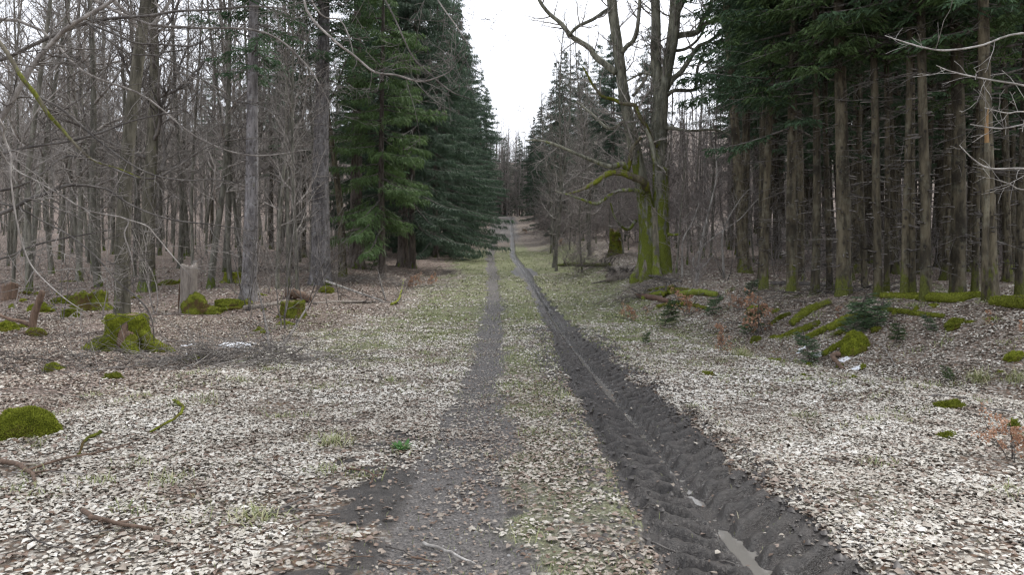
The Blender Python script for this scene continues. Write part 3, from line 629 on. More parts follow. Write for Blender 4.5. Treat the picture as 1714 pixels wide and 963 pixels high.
# ------------------------------------------------------------------ named spruces, right
SPR = [(1278, 484, 14, 'slim spruce at the open left end of the right plantation', 6.0), (1326, 489, 18, 'dark spruce with a mossy hump at its foot in the right plantation', 4.6),
       (1364, 492, 14, 'mossy slim spruce left of the thick front trunk of the right plantation', 5.4), (1389, 488, 10, 'thin spruce close against the left of the thick front trunk', 7.0),
       (1411, 494, 24, 'thick smooth front spruce trunk behind the young green firs', 5.6), (1448, 484, 10, 'thin dark spruce right of the thick front trunk', 7.5), (1470, 497, 14, 'spruce trunk ringed with dead stubs right of the young firs', 6.2),
       (1484, 490, 9, 'pale very thin spruce next to the stub-ringed trunk', 7.2), (1513, 498, 12, 'left one of two touching spruce trunks on the bank', 6.4), (1526, 496, 13, 'right one of two touching spruce trunks on the bank', 6.8),
       (1549, 503, 17, 'spruce with green moss spreading from its foot along the bank', 6.8), (1603, 496, 24, 'thick spruce behind the long mossy log on the bank', 6.4), (1632, 492, 11, 'thin dark spruce between the two thick trunks near the right edge', 7),
       (1658, 502, 22, 'thick spruce beside the splintered orange trunk near the right edge', 6.0), (1706, 498, 14, 'shaded spruce at the very right edge', 4.8), (1340, 470, 12, 'spruce in the second row behind the dark mossy-footed one', 6)]
for k, (u, v, px, lab, zc) in enumerate(SPR):
    named_tree(make_spruce, u, v, px, lab, seed=400 + k, h=22 + (k % 3), zc=zc - .6, nm='needle_green' if k in (0, 2, 4, 7, 9, 11, 14) else 'needle_dark', tm='olive', Lmax=2.8, hang=.6, whorl=.5, flare=.5)  # brighter needles on some front crowns put missing light into the colour
# splintered trunk
x, y, z = spot(1648, 505); t = empty('snag_tree', (x, y, z - .05), 0, 'dead splintered trunk showing orange wood beside the thick right spruce', 'dead tree')
zt_ = EYE + (HOR - 235) / FOC * y - z; zu_ = EYE + (HOR - 176) / FOC * y - z
mb = MB(); tube(mb, [(0, 0, -.2), (0, 0, 1), (.03, 0, zt_ * .5), (.05, 0, zt_)], [.07, .06, .055, .05], 10, .08); mb.build('trunk', M['olive'], t)
mb = MB(); tube(mb, [(.05, 0, zt_ - .5), (.05, 0, zt_ - .1), (.04, 0, (zt_ + zu_) / 2), (.07, 0, zu_)], [.03, .045, .03, .006], 6, .25); mb.build('split_top', M['rawwood'], t)

# ------------------------------------------------------------------ woods in rows behind
occ = [(o.location.x, o.location.y) for o in COL.objects if o.type == 'EMPTY' and o.name in USED or (o.type == 'EMPTY' and 'label' in o.keys() and o.parent is None and o.location.length > 1)]
def poisson(n, fx, y0, y1, dmin, seed):
    rg = np.random.default_rng(seed); out = []; tries = 0
    while len(out) < n and tries < 60000:
        tries += 1; y = rg.uniform(y0, y1) if rg.uniform() < .5 else math.sqrt(rg.uniform(y0 * y0, y1 * y1)); a, b_ = fx(y); x = rg.uniform(a, b_)
        if all((x - p) ** 2 + (y - q) ** 2 > dmin * dmin for p, q in occ): out.append((x, y)); occ.append((x, y))
    return out
for x, y in poisson(175, lambda y: (-.80 * y, -.22 * y - 1.5), 24, 85, 1.25, 501):
    place(random.choice(BE), x, y, (lambda a: (a, a, random.uniform(.85, 1.15)))(random.uniform(.5, 1.05)), tilt=(random.gauss(0, .02), random.gauss(0, .02)), label='slender bare beech in the dense grey wood left of the track', group='bare beeches of the left wood')
for x, y in poisson(90, lambda y: (-.78 * y, -.16 * y - 2), 17, 62, .8, 502):
    place(random.choice(SB[:3]), x, y, random.uniform(.7, 1.2), label='thin leafless sapling growing between the beeches of the left wood', group='saplings in the left wood')
for x, y in poisson(9, lambda y: (-.62 * y, -.2 * y), 36, 70, 2.5, 503):
    place(random.choice(SP), x, y, random.uniform(.75, .95), label='dark spruce standing among the bare beeches of the left wood', group='spruces among the left beeches')
for x, y in poisson(150, lambda y: (max(.30 * y, .27 * y + 1.4), .82 * y), 21, 78, 1.25, 504):
    place(random.choice(SP), x, y, (lambda a: (a, a, random.uniform(.85, 1.1)))(random.uniform(.55, 1.2)), tilt=(random.gauss(0, .022), random.gauss(0, .022)), label='bare-stemmed spruce in the dark rows of the right plantation', group='spruces of the right plantation')
for x, y in poisson(34, lambda y: (.2 * y + .3, .36 * y), 27, 66, 1.5, 505):
    place(random.choice(BR), x, y, random.uniform(.6, 1.0), label='small bare reddish-twigged beech behind the big oak', group='bare beeches behind the oak')
for x, y in poisson(60, lambda y: (.24 * y, .75 * y), 20, 46, .9, 506):
    place(random.choice(SB), x, y, random.uniform(.5, .9), label='leafless sapling growing among the trunks of the right plantation', group='saplings in the right plantation')
for x, y in poisson(46, lambda y: (2.4 + .02 * y, 2.0 + .15 * y), 36, 108, 1.6, 507):
    place(random.choice(BR), x, y, random.uniform(.5, .75), label='bare reddish young beech leaning over the right verge of the far track', group='young beeches right of the far track')
BV = [make_bush(260 + k, h=6.5, name='bare_bush', bm='rosy_twig', n=6, spread=.8, lv=3, r0=.03, up=.03, minr=.006) for k in range(2)]
for x, y in poisson(14, lambda y: (2.2 + .015 * y, 2.2 + .16 * y), 31, 80, 1.4, 508):
    place(random.choice(BV), x, y, random.uniform(.5, 1.0), label='many-stemmed bare bush with fine reddish twigs along the right verge beyond the oak', group='bare bushes right of the far track', cat='bush')
for x, y, k, s in ((4.9, 66, 0, .72), (7.0, 74, 1, .78), (5.2, 82, 0, .8), (9.5, 78, 0, .85), (6.5, 92, 1, .8), (4.2, 100, 0, .66), (12, 86, 1, .95), (10, 98, 0, .9), (15.5, 80, 1, .95), (8.5, 60, 1, .72), (6.5, 112, 0, .7), (3.4, 121, 1, .6), (-1.2, 127, 0, .6), (-4.6, 120, 1, .68), (1.4, 131, 1, .62), (-4.3, 101, 1, .9), (-3.9, 111, 0, .85), (3.3, 104, 1, .62), (4.4, 112, 0, .7)):
    place(SE[k], x, y, s, label='spruce with a pointed top in the far rows where the track meets the crest', group='far spruces by the crest of the track')
for x, y in poisson(26, lambda y: (.055 * y, .17 * y), 38, 96, 1.8, 509):
    place(random.choice(BE), x, y, (lambda a: (a, a, random.uniform(.6, .8)))(random.uniform(.6, .9)), label='slender bare tree rising between oak and track among the right verge bushes', group='bare trees between oak and track')
# the far wood beyond the crest and the deep woods either side: one mass
fm = MB(); fs = []; rg = np.random.default_rng(601); tr = []
for k in range(640):
    if k < 250: y = rg.uniform(113, 165); x = rg.uniform(-14, 14); x += 2.2 * np.sign(x) * (y < 116)
    elif k < 480: y = rg.uniform(80, 150); x = rg.uniform(-.82 * y, -.10 * y)
    else: y = rg.uniform(78, 140); x = rg.uniform(.12 * y, .8 * y)
    z = HB(x, y) - .2; h = rg.uniform(11, 18) if k < 250 else rg.uniform(13, 19); ln = rg.normal(0, .5, 2); tr.append((np.array([x, y, z]), np.array([x + ln[0], y + ln[1], z + h]), rg.uniform(.1, .17), .02))
    for j in range(32 if k < 250 else 16):
        t_ = rg.uniform(.06, .97); p = tr[-1][0] * (1 - t_) + tr[-1][1] * t_; az = rg.uniform(0, 6.28)
        grow(fs, p, (math.cos(az), math.sin(az), rg.uniform(.3, 1.4)), 3.2 * (1.1 - .75 * t_), .022, 1, rg, (4, 4), .05, .25, 3, minr=.009)
seg_mesh(tr, fm); seg_mesh(fs, fm)
tag(fm.build('far_wood', M['twig']), 'hazy grey mass of bare trees beyond the crest and deep in the woods', 'wood', kind='stuff')

# ------------------------------------------------------------------ the double oak
OZ = 26.0; ox, oy, _ = spot(1093, 462); OZ = oy
def pth(pts, Z, amp=0, seed=0, n=None):
    """control points (u, v, radius px[, depth offset m]) of the photograph, laid out round depth Z, as a smooth 3-D path"""
    rg = np.random.default_rng(seed); Q = []; d = 0
    for p in pts:
        d += rg.normal(0, amp) if amp else 0; zz = Z + (p[3] if len(p) > 3 else 0) + d; Q.append([*at(p[0], p[1], zz), p[2] * Z / FOC])
    return smooth_path(Q, n or max(6, len(pts) * 4))
oak = empty('oak_tree', (ox, oy, HB(ox, oy)), 0, 'big old twin-stemmed oak with bright green moss on its trunk and roots', 'tree')
def to_local(Q, o): Q = Q.copy(); Q[:, :3] -= np.array(o.location); return Q
mb = MB()
def stem(pts, sides=14, seed=0, mb_=None, amp=0, Z=None, par=None, rough=.07, root_=False):
    Q = to_local(pth(pts, Z or OZ, amp, seed), par or oak)
    if root_: e = Q[0].copy(); d0 = math.hypot(e[0], e[1]); J = smooth_path([[0, 0, max(.6, e[2] - .25 * d0), e[3] * 1.5], [e[0] * .5, e[1] * .5, e[2] - .08 * d0, e[3] * 1.25], e], 10)[:-1]; Q = np.vstack([J, Q])
    tube(mb_ if mb_ is not None else mb, Q[:, :3], Q[:, 3], sides, rough, True, seed); return Q
paths = []
paths.append(stem([(1082, 475, 19), (1083, 440, 16), (1084, 400, 14.5), (1081, 350, 13), (1073, 300, 11), (1062, 250, 10.5), (1052, 200, 9.5), (1043, 150, 9), (1037, 100, 9), (1030, 50, 8.5), (1024, 0, 8), (1015, -120, 6), (1010, -260, 2)], seed=1))
paths.append(stem([(1108, 475, 19), (1107, 440, 17), (1106, 400, 15), (1106, 340, 14), (1105, 280, 13), (1103, 220, 13.5), (1105, 175, 13), (1110, 145, 11), (1120, 105, 8.5), (1128, 60, 8), (1134, 0, 7.5), (1150, -150, 5), (1160, -270, 2)], seed=2))
paths.append(stem([(1104, 180, 10), (1101, 145, 9), (1099, 110, 8.5), (1098, 50, 8), (1097, 0, 7.5), (1090, -140, 5), (1082, -260, 2)], seed=3))
paths.append(stem([(1108, 150, 6), (1116, 90, 4.5), (1124, 30, 4.2), (1126, -30, 4), (1130, -160, 2)], seed=4, amp=.1))
Q = to_local(pth([(1095, 478, 22), (1095, 440, 17), (1094, 390, 13), (1092, 340, 9)], OZ), oak); tube(mb, Q[:, :3] + [0, .1, 0], Q[:, 3], 12, .1)
mb.build('trunk', M['oak'], oak)
rb_ = MB(); th = np.linspace(0, 2 * math.pi, 96, endpoint=False); V = []
zz_ = np.array([-.4, -.15, 0, .08, .18, .3, .45, .65, .9, 1.2, 1.6, 2.1, 2.7])
for z_ in zz_:
    lob = .5 + .5 * np.cos(9 * th + 1.3 * np.sin(2 * th) + .4 + z_ * .25); lob = lob ** 1.4
    k_ = math.exp(-max(z_, 0) / .42); k2 = math.exp(-max(z_, 0) / 1.1)
    rr = .42 + .28 * k_ * (.25 + lob) + .12 * k2 * lob + .08 * (fbm(th * 3, th * 0 + z_ * 2, 5, 3) - .5) - .06 * (z_ > 2)
    V.append(np.stack([rr * np.cos(th) * 1.08, rr * np.sin(th) * .8, z_ + .06 * (fbm(th * 2, th * 0, 8, 2) - .5) + 0 * th], 1))
n_, s_ = len(zz_), 96; i = np.arange(n_ - 1)[:, None] * s_; j = np.arange(s_)[None]; j2 = (j + 1) % s_
rb_.add(np.concatenate(V), np.stack([i + j, i + j2, i + s_ + j2, i + s_ + j], -1).reshape(-1, 4))
rb_.build('root_flare', M['oak_base'], oak)
LB = [ # big limbs
 [(1032, 122, 6), (1010, 105, 5.5), (995, 93, 5), (988, 81, 4.8), (970, 69, 4.5), (956, 60, 4.2), (939, 39, 3.8), (918, 21, 3.3), (903, 0, 3), (890, -35, 2)],
 [(953, 58, 2.8), (967, 44, 2.8), (992, 32, 3), (1009, 21, 3.4), (1028, 10, 4)],
 [(1041, 88, 4.5), (1050, 76, 4), (1060, 68, 3.8), (1067, 45, 3.5), (1071, 0, 3), (1074, -60, 2)],
 [(1100, 128, 2.5), (1085, 124, 2), (1073, 123, 2), (1048, 136, 1.6)],
 [(1098, 245, 5, -.5), (1091, 235, 4.5, -.7), (1079, 208, 4, -.9), (1068, 190, 3.8, -1), (1062, 176, 3.8, -1), (1041, 173, 3, -1.1), (1027, 166, 2.8, -1.1), (1009, 161, 2.5, -1.2), (992, 141, 2.2, -1.3), (985, 128, 1.6, -1.3), (975, 110, 1, -1.3)],
 [(1115, 148, 6), (1126, 132, 5), (1140, 120, 4.5), (1154, 99, 4), (1168, 78, 3.6), (1185, 70, 3), (1210, 52, 2.4), (1230, 40, 1.6)],
 [(1118, 158, 4), (1130, 151, 3.2), (1161, 150, 2.8), (1166, 130, 2.6), (1168, 112, 2.4), (1176, 92, 2), (1180, 70, 1.4)],
 [(1132, 60, 6), (1145, 57, 5.4), (1165, 54, 5), (1180, 40, 4.2), (1200, 31, 3.6), (1220, 15, 3), (1240, -20, 2)],
 [(1134, 20, 5), (1142, 5, 4.5), (1160, -30, 4), (1180, -80, 2)], [(1165, 55, 3.4), (1178, 30, 3.2), (1190, 5, 3), (1200, -30, 2)], [(1128, 85, 2.8), (1150, 80, 2.6), (1172, 60, 2), (1188, 20, 1.6)],
 [(1082, 318, 7, -.4), (1076, 303, 6.5, -.9), (1059, 296, 6, -1.1), (1041, 289, 5.5, -1.2), (1023, 289, 5, -1.3), (1009, 296, 4.5, -1.4), (997, 305, 4, -1.5), (970, 319, 2, -1.5), (949, 325, 1.2, -1.6)],
 [(1043, 290, 4.5, -1.2), (1052, 279, 4, -1.3), (1058, 250, 3.6, -1.4), (1064, 240, 3, -1.4), (1073, 229, 2.2, -1.4)],
 [(1052, 285, 5, -1.1), (1041, 275, 4.6, -1.3), (1023, 279, 4, -1.4), (1000, 272, 3.2, -1.5), (978, 263, 2.8, -1.6), (955, 253, 2.5, -1.7), (932, 243, 2.3, -1.8), (903, 235, 1.8, -1.9), (879, 235, 1, -2)],
 [(1076, 322, 4, -.6), (1056, 318, 3.4, -1), (1035, 320, 3, -1.2), (1019, 328, 2.8, -1.4), (999, 341, 2.5, -1.5), (980, 336, 2, -1.6), (966, 331, 1.8, -1.6), (951, 326, 1.2, -1.7), (930, 320, .8, -1.7)],
 [(1080, 215, 3.4, -.9), (1091, 240, 3.8, -1), (1096, 268, 4, -1), (1105, 281, 4, -1), (1119, 284, 3, -1)],
 [(1112, 217, 5, 0), (1122, 214, 3.5, -.3), (1154, 219, 2.2, -.8), (1197, 217, 2, -1.2), (1228, 229, 1.5, -1.4), (1249, 236, 1, -1.5)],
 [(1118, 392, 3, -.5), (1130, 393, 2.4, -.6), (1140, 391, 1.2, -.7)], [(1064, 370, 3, -.3), (1050, 385, 2.2, -1), (1030, 366, 1.5, -1.4), (1022, 340, 1, -1.5)],
 [(1060, 160, 3, .4), (1075, 140, 2.6, .8), (1088, 115, 2.2, 1.2), (1092, 95, 1.4, 1.4)], [(1048, 200, 3.5, 1), (1020, 215, 3, 2), (990, 190, 2.4, 3), (965, 170, 1.6, 3.5)]]
lbm = MB(); tws = []
def twigs_on(Q, rg, out, dens, L, lv=1, minr=.005, up=.05, nk=(6, 4)):
    seg = np.linalg.norm(np.diff(Q[:, :3], axis=0), axis=1); n = int(seg.sum() * dens)
    for k in range(n):
        t_ = rg.uniform(.12, 1) * (len(Q) - 1.001); i = int(t_); f = t_ - i; p = Q[i, :3] * (1 - f) + Q[i + 1, :3] * f; d = unit(Q[i + 1, :3] - Q[i, :3])
        s3 = unit(np.cross(d, rg.normal(0, 1, 3))); r = min(Q[i, 3] * .45, .03)
        grow(out, p, d * rg.uniform(.2, 1) + s3 + np.array([0, 0, .15]), L * rg.uniform(.4, 1.2), max(r, minr), lv, rg, nk, up, .25, 5, minr=minr)
rg = np.random.default_rng(15)
for k, L in enumerate(LB):
    b_ = MB(); Q = stem(L, 7, 20 + k, b_, .08, rough=.1); b_.build('limb', M['mossy_twig'] if k in (4, 11, 12) else M['oak'], oak); twigs_on(Q, rg, tws, 2.2, 1.5, 2 if k % 2 else 1, .006)
for Q in paths: twigs_on(Q[8:], rg, tws, 1.6, 2.2, 2, .006, .12)
seg_mesh(tws).build('twigs', M['twig'], oak)

# ------------------------------------------------------------------ near trees whose trunks stand outside the frame
near_l = empty('beech_tree', (-10.5, 8.0, HB(-10.5, 8)), 0, 'overhanging bare beech whose mossy and dark boughs reach in from the left edge', 'tree')
mbt, cen, rd = trunk_mb(14, .3, .05, 14, .8, 5, (.3, 0), 77, .1); mbt.build('trunk', M['beech'], near_l)
def zt(v): return max(1.2, EYE - (v - HOR) / FOC * 8.0)
FL = [ # (depth, material, points)
 (6.6, 'mossy_twig', [(-420, -60, 12, 1.3), (-200, -20, 9), (-60, 20, 6.5), (0, 72, 5), (35, 127, 4.6), (60, 159, 5), (81, 191, 4.2), (106, 219, 3.6), (131, 247, 3), (159, 270, 2), (198, 282, 1.5), (240, 300, 1)]),
 (6.6, 'dark_twig', [(62, 160, 3), (99, 180, 2.4), (134, 208, 2.4), (166, 236, 2.2), (219, 275, 2), (268, 296, 1.8), (318, 302, 1.5), (353, 300, 1.2), (400, 306, .8)]),
 (7.4, 'twig', [(-430, 420, 14, .6), (-200, 400, 10), (-60, 270, 7.5), (0, 201, 6.2), (32, 148, 5.6), (60, 102, 5.2), (92, 67, 5), (116, 44, 4.8), (155, 21, 4.2), (184, 3, 3.4), (240, -40, 2)]),
 (7.4, 'dark_twig', [(-400, 190, 11, .6), (-120, 130, 7), (0, 100, 4), (42, 81, 4), (88, 60, 3.8), (141, 39, 3.8), (190, 30, 3.5), (247, 26, 3.3), (300, 18, 3), (353, 16, 2.6), (430, 10, 2), (520, 20, 1)]),
 (7.4, 'dark_twig', [(141, 36, 3), (184, 53, 2.4), (226, 71, 2.2), (275, 74, 2), (321, 76, 1.8), (353, 60, 1.5), (381, 32, 1.2), (400, 5, .8)]),
 (7.4, 'dark_twig', [(148, 39, 2.6), (187, 71, 2.2), (219, 90, 2), (261, 93, 1.8), (307, 113, 1.8), (350, 141, 1.8), (381, 166, 1.5), (430, 176, 1.4), (480, 200, .8)]),
 (6.9, 'dark_twig', [(-400, 330, 9, 1.1), (-120, 290, 5), (0, 259, 2.6), (35, 249, 2.6), (71, 243, 2.6), (123, 235, 2.4), (176, 219, 2.2), (219, 203, 1.8), (265, 192, 1.6), (307, 183, 1.4), (335, 148, 1)]),
 (6.0, 'dark_twig', [(-560, 480, 10, 2), (-200, 420, 7), (0, 358, 4.4), (46, 335, 4.2), (85, 321, 4), (118, 310, 3.6), (176, 316, 2.4), (212, 339, 2.2), (254, 358, 2), (300, 370, 2), (356, 376, 1.6), (430, 388, 1)]),
 (6.0, 'dark_twig', [(-560, 500, 10, 2), (-200, 480, 5), (0, 434, 2.6), (42, 416, 2.4), (92, 402, 2.2), (141, 393, 1.8), (187, 385, 1.2)]),
 (5.6, 'twig', [(-500, 100, 7, 2), (-100, 190, 3.5), (20, 280, 2.2), (56, 300, 2), (99, 325, 2), (148, 353, 2), (212, 367, 1.8), (208, 392, 1.5), (219, 427, 1.2), (226, 466, .8)]),
 (5.6, 'twig', [(212, 367, 1.6), (245, 378, 1.4), (261, 395, 1.3), (290, 430, 1.1), (325, 470, .8)]),
 (5.2, 'twig', [(-500, 60, 8, 2.4), (-80, 160, 3), (10, 240, 2), (18, 300, 1.8), (26, 360, 1.8), (39, 413, 1.6), (58, 452, 1.6), (106, 498, 1.3), (148, 526, .8)]),
 (5.2, 'twig', [(58, 452, 1.4), (45, 475, 1.2), (32, 498, .8)]), (6.8, 'twig', [(-420, -120, 12, .8), (-100, -160, 8), (300, -150, 6), (480, -70, 4), (514, 18, 2.8), (556, 64, 2.6), (592, 92, 2.6), (627, 120, 2.4), (662, 125, 2.2), (705, 136, 2), (745, 124, 1.3), (760, 112, .8)]),
 (6.8, 'twig', [(490, -60, 2.6), (535, 21, 1.8), (567, 32, 1.6), (582, 55, 1.4), (592, 92, 1.2)]), (7.6, 'dark_twig', [(300, -150, 5), (560, -130, 3.2), (645, 0, 2), (687, 88, 1.8), (712, 116, 1.6), (754, 152, 1.4), (789, 166, .8)]),
 (7.0, 'twig', [(420, -140, 4), (660, -110, 2.6), (733, 0, 1.6), (761, 39, 1.4), (786, 76, 1), (800, 80, .7)]), (8.2, 'twig', [(-430, 200, 10), (0, -30, 5), (250, 40, 3), (430, 50, 2.2), (505, 100, 2), (545, 160, 1.4), (560, 200, .8)]),
 (6.2, 'dark_twig', [(-500, 300, 8, 1.5), (-60, 330, 3), (80, 375, 2), (150, 420, 1.8), (194, 469, 1.8), (229, 498, 1.8), (247, 519, 1.6), (256, 545, 1.3), (258, 575, .8)]),
 (7.8, 'dark_twig', [(-420, 350, 8), (0, 320, 3), (120, 260, 2.4), (250, 300, 2), (360, 240, 1.6), (470, 230, 1)]), (8.0, 'twig', [(-420, 100, 9), (0, 30, 4), (140, 120, 2.6), (240, 160, 2.2), (330, 230, 1.8), (420, 260, 1.4), (520, 250, .8)])]
tws_d, tws_p = [], []; rg = np.random.default_rng(25)
for k, (Z, mt, pts) in enumerate(FL):
    b_ = MB(); pts = [(p[0], p[1], p[2] * .74, *p[3:]) for p in pts]; Q = stem(pts, 7, 60 + k, b_, .05, Z, near_l, .12, pts[0][0] <= -400); b_.build('bough', M[mt], near_l)
    m2 = Q[:, 0] + near_l.location.x > -.9 * Z; Qv = Q[m2] if m2.sum() > 4 else Q
    twigs_on(Qv, rg, tws_p if Z < 5.8 else tws_d, 5.0, .6, 2, .0022, -.02, (5, 4))
seg_mesh(tws_d).build('twigs', M['dark_twig'], near_l); seg_mesh(tws_p).build('pale_twigs', M['twig'], near_l)
near_r = empty('beech_tree', (7.1, 6.7, HB(7.1, 6.7)), 0, 'young beech off the right edge sending thin pale twigs across the spruces', 'tree')
mbt, cen, rd = trunk_mb(8, .07, .02, 10, .5, 4, (.1, 0), 78, .05); mbt.build('trunk', M['beech'], near_r)
for k, pts in enumerate(([(2090, 150, 5), (1850, 70, 2.4), (1714, 55, 1.8), (1641, 76, 1.6), (1581, 84, 1.5), (1542, 78, 1.2), (1511, 69, 1), (1481, 59, .6)], [(2090, 260, 5), (1850, 175, 2), (1714, 143, 1.5), (1673, 136, 1.4), (1624, 127, 1.2), (1588, 118, 1), (1567, 109, .6)],
    [(2090, 300, 4), (1800, 190, 1.6), (1714, 208, 1.3), (1673, 215, 1.2), (1624, 208, .7)], [(2090, 320, 4), (1800, 200, 1.5), (1714, 187, 1.2), (1685, 189, 1), (1648, 180, .6)], [(2090, 400, 5), (1800, 290, 2), (1714, 282, 1.6), (1659, 282, 1.4), (1631, 268, 1.1), (1606, 243, .6)], [(2090, 420, 4), (1800, 320, 1.5), (1714, 318, 1.3), (1690, 308, 1), (1666, 300, .6)])):
    b_ = MB(); Q = stem(pts, 6, 90 + k, b_, .03, 6.6, near_r, .08, True); tw = []; twigs_on(Q[len(Q) // 3:], rg, tw, 2.6, .45, 1, .002, .02, (3, 2)); seg_mesh(tw, b_); b_.build('bough', M['pale_twig'], near_r)
# pale bush right of the oak
bx, by, bz = spot(1166, 472); bush = empty('bare_bush', (bx, by, bz), 0, 'leaning bare bush with pale curving branches right of the big oak', 'bush'); b_ = MB(); tw = []
for k, pts in enumerate(([(1166, 478, 5), (1168, 455, 5), (1172, 420, 4), (1180, 380, 3.5), (1190, 340, 2.6), (1200, 290, 1.8), (1195, 240, 1)], [(1168, 456, 2.4), (1160, 440, 2), (1166, 425, 1.8), (1185, 405, 1.8), (1212, 385, 1.6), (1240, 365, 1.4), (1262, 340, 1.2), (1278, 325, .8)],
    [(1212, 470, 4), (1210, 430, 3), (1209, 400, 2), (1215, 375, 1.8), (1228, 350, 1.6), (1250, 320, 1.4), (1262, 318, 1)], [(1170, 452, 2), (1183, 440, 1.8), (1195, 425, 1.4)], [(1142, 465, 2.4), (1142, 430, 2.4), (1144, 400, 2), (1160, 370, 1.4), (1170, 340, 1)])):
    Q = stem([(a_, c_, r_ * .6) for a_, c_, r_ in pts], 6, 120 + k, b_, .1, by, bush, .1); twigs_on(Q, rg, tw, 3, .8, 1, .004)
b_.build('stems', M['pale_twig'], bush); seg_mesh(tw).build('twigs', M['twig'], bush)

# ------------------------------------------------------------------ stumps, logs, moss, stones
def fuzz(o, n, L, rg, parent=None, name='moss_tufts', up=.3):
    me = o.data; nv = len(me.vertices); co = np.empty(nv * 3); me.vertices.foreach_get('co', co); co = co.reshape(-1, 3); no = np.empty(nv * 3); me.vertices.foreach_get('normal', no); no = no.reshape(-1, 3)
    me.calc_loop_triangles(); tri = np.empty(len(me.loop_triangles) * 3, np.int32); me.loop_triangles.foreach_get('vertices', tri); tri = tri.reshape(-1, 3)
    ar = np.linalg.norm(np.cross(co[tri[:, 1]] - co[tri[:, 0]], co[tri[:, 2]] - co[tri[:, 0]]), axis=1); ar *= (.25 + np.clip(no[tri[:, 0], 2] + .35, 0, 1)); i = rg.choice(len(tri), n, p=ar / ar.sum())
    w_ = rg.dirichlet((1, 1, 1), n)[..., None]; P = (co[tri[i]] * w_).sum(1); N = (no[tri[i]] * w_).sum(1)
    D = unit(N + rg.normal(0, .45, (n, 3)) + np.array([0, 0, up])); U = unit(np.cross(D, rg.normal(0, 1, (n, 3)))); f = MB()
    leaves(f, P - D * L * .1, D, U, L * rg.uniform(.4, 1.3, n), L * .32, .1, np.clip(rg.normal(.55, .28, n), 0, 1)); return f.build(name, M['fuzz'], parent or o, False, True)
def blob(mb, c, s, seed=0, nu=28, nv=16, amp=.22, rot=0, fr=2.3):
    """an uneven domed lump"""
    u = np.linspace(0, 2 * math.pi, nu, endpoint=False); v = np.linspace(-.35, 1, nv) * math.pi / 2; U_, V_ = np.meshgrid(u, v)
    d = np.stack([np.cos(V_) * np.cos(U_), np.cos(V_) * np.sin(U_), np.sin(V_)], -1)
    k = 1 + amp * 2 * (fbm(d[..., 0] * fr + seed * 3.1 + 9, d[..., 1] * fr + d[..., 2] * fr * 1.3 + seed, seed, 3) - .5); P = d * k[..., None] * np.array(s)
    cr_, sr = math.cos(rot), math.sin(rot); P = np.stack([P[..., 0] * cr_ - P[..., 1] * sr, P[..., 0] * sr + P[..., 1] * cr_, P[..., 2]], -1) + np.array(c)
    i = np.arange(nv - 1)[:, None] * nu; j = np.arange(nu)[None]; j2 = (j + 1) % nu; mb.add(P.reshape(-1, 3), np.stack([i + j, i + j2, i + nu + j2, i + nu + j], -1).reshape(-1, 4))
def stump_body(r, h, seed, lobes=5, flare=.5, top_tilt=0, ragged=.05, sides=40):
    mb = MB(); th = np.linspace(0, 2 * math.pi, sides, endpoint=False); rg = np.random.default_rng(seed); ph = rg.uniform(0, 6.28, 2)
    f = np.array([-.3, 0, .12, .25, .4, .6, .8, .93, 1.0]); lob = np.clip(np.cos(lobes * th + ph[0]) * .7 + .4 * np.cos(2 * th + ph[1]), -.5, 1)
    rg_ = ragged * (fbm(th * 2.2, th * 0 + seed, seed, 3) - .5) * 2
    V = []
    for k in f:
        rr = r * (1 + flare * math.exp(-max(k, 0) * 3.2) * (.6 + .6 * lob) + .10 * lob * (1 - k) + .12 * (fbm(th * 1.9 + seed, th * 0 + k * 2.5, seed, 3) - .5) + (.05 if .85 < k < .97 else 0))
        V.append(np.stack([rr * np.cos(th), rr * np.sin(th), h * k + (rg_ + top_tilt * np.cos(th)) * max(k, 0)], 1))
    rim = V[-1]; V.append(np.stack([rim[:, 0] * .86, rim[:, 1] * .86, rim[:, 2] + .012], 1)); n = len(V); V = np.concatenate(V)
    i = np.arange(n - 1)[:, None] * sides; j = np.arange(sides)[None]; j2 = (j + 1) % sides; mb.add(V, np.stack([i + j, i + j2, i + sides + j2, i + sides + j], -1).reshape(-1, 4)); return mb, V[-sides:]
def stump_top(rim, par, mt='greywood'):
    mb = MB(); c = rim.mean(0) - [0, 0, .02]; n = len(rim); V = [rim]
    for f in (.66, .33): V.append(c + (rim - c) * f + np.stack([0 * rim[:, 0], 0 * rim[:, 0], .02 * (vn(rim[:, 0] * 9, rim[:, 1] * 9, 3) - .5)], 1))
    V = np.concatenate(V + [c[None]]); q = []; j = np.arange(n); j2 = (j + 1) % n
    for k in range(2): q.append(np.stack([k * n + j, k * n + j2, (k + 1) * n + j2, (k + 1) * n + j], 1))
    mb.add(V, np.concatenate(q), np.stack([2 * n + j, 2 * n + j2, np.full(n, 3 * n)], 1)); return mb.build('cut_top', M[mt], par)
rg = np.random.default_rng(45)
def root_tubes(par, specs, mt='moss_bright', fz=0):
    for a, L, r, h0 in specs:
        c, s_ = math.cos(a), math.sin(a); px_, py_, pz_ = par.location; r_ = [.6, .8, 1.0, .9, .6, .3]; P = []
        for k, f in enumerate((.25, .45, .65, .85, 1.0, 1.15)):
            x_, y_ = c * L * f, s_ * L * f; P.append([x_ + .05 * math.sin(k * 2.), y_, HB(px_ + x_, py_ + y_) - pz_ + h0 * max(0, 1 - f) ** 1.3 + .02, r * r_[k]])
        P = smooth_path(P, 18); mb = MB(); tube(mb, P[:, :3], P[:, 3], 12, .22, True, int(a * 10) + 3); o = mb.build('root', M[mt], par)
        if fz: fuzz(o, fz, .03, rg, o)
x, y, z = spot(212, 583); st = empty('tree_stump', (x, y, HB(x, y)), 0, 'big bright mossy tree stump with sprawling roots in front of the tall beech', 'stump')
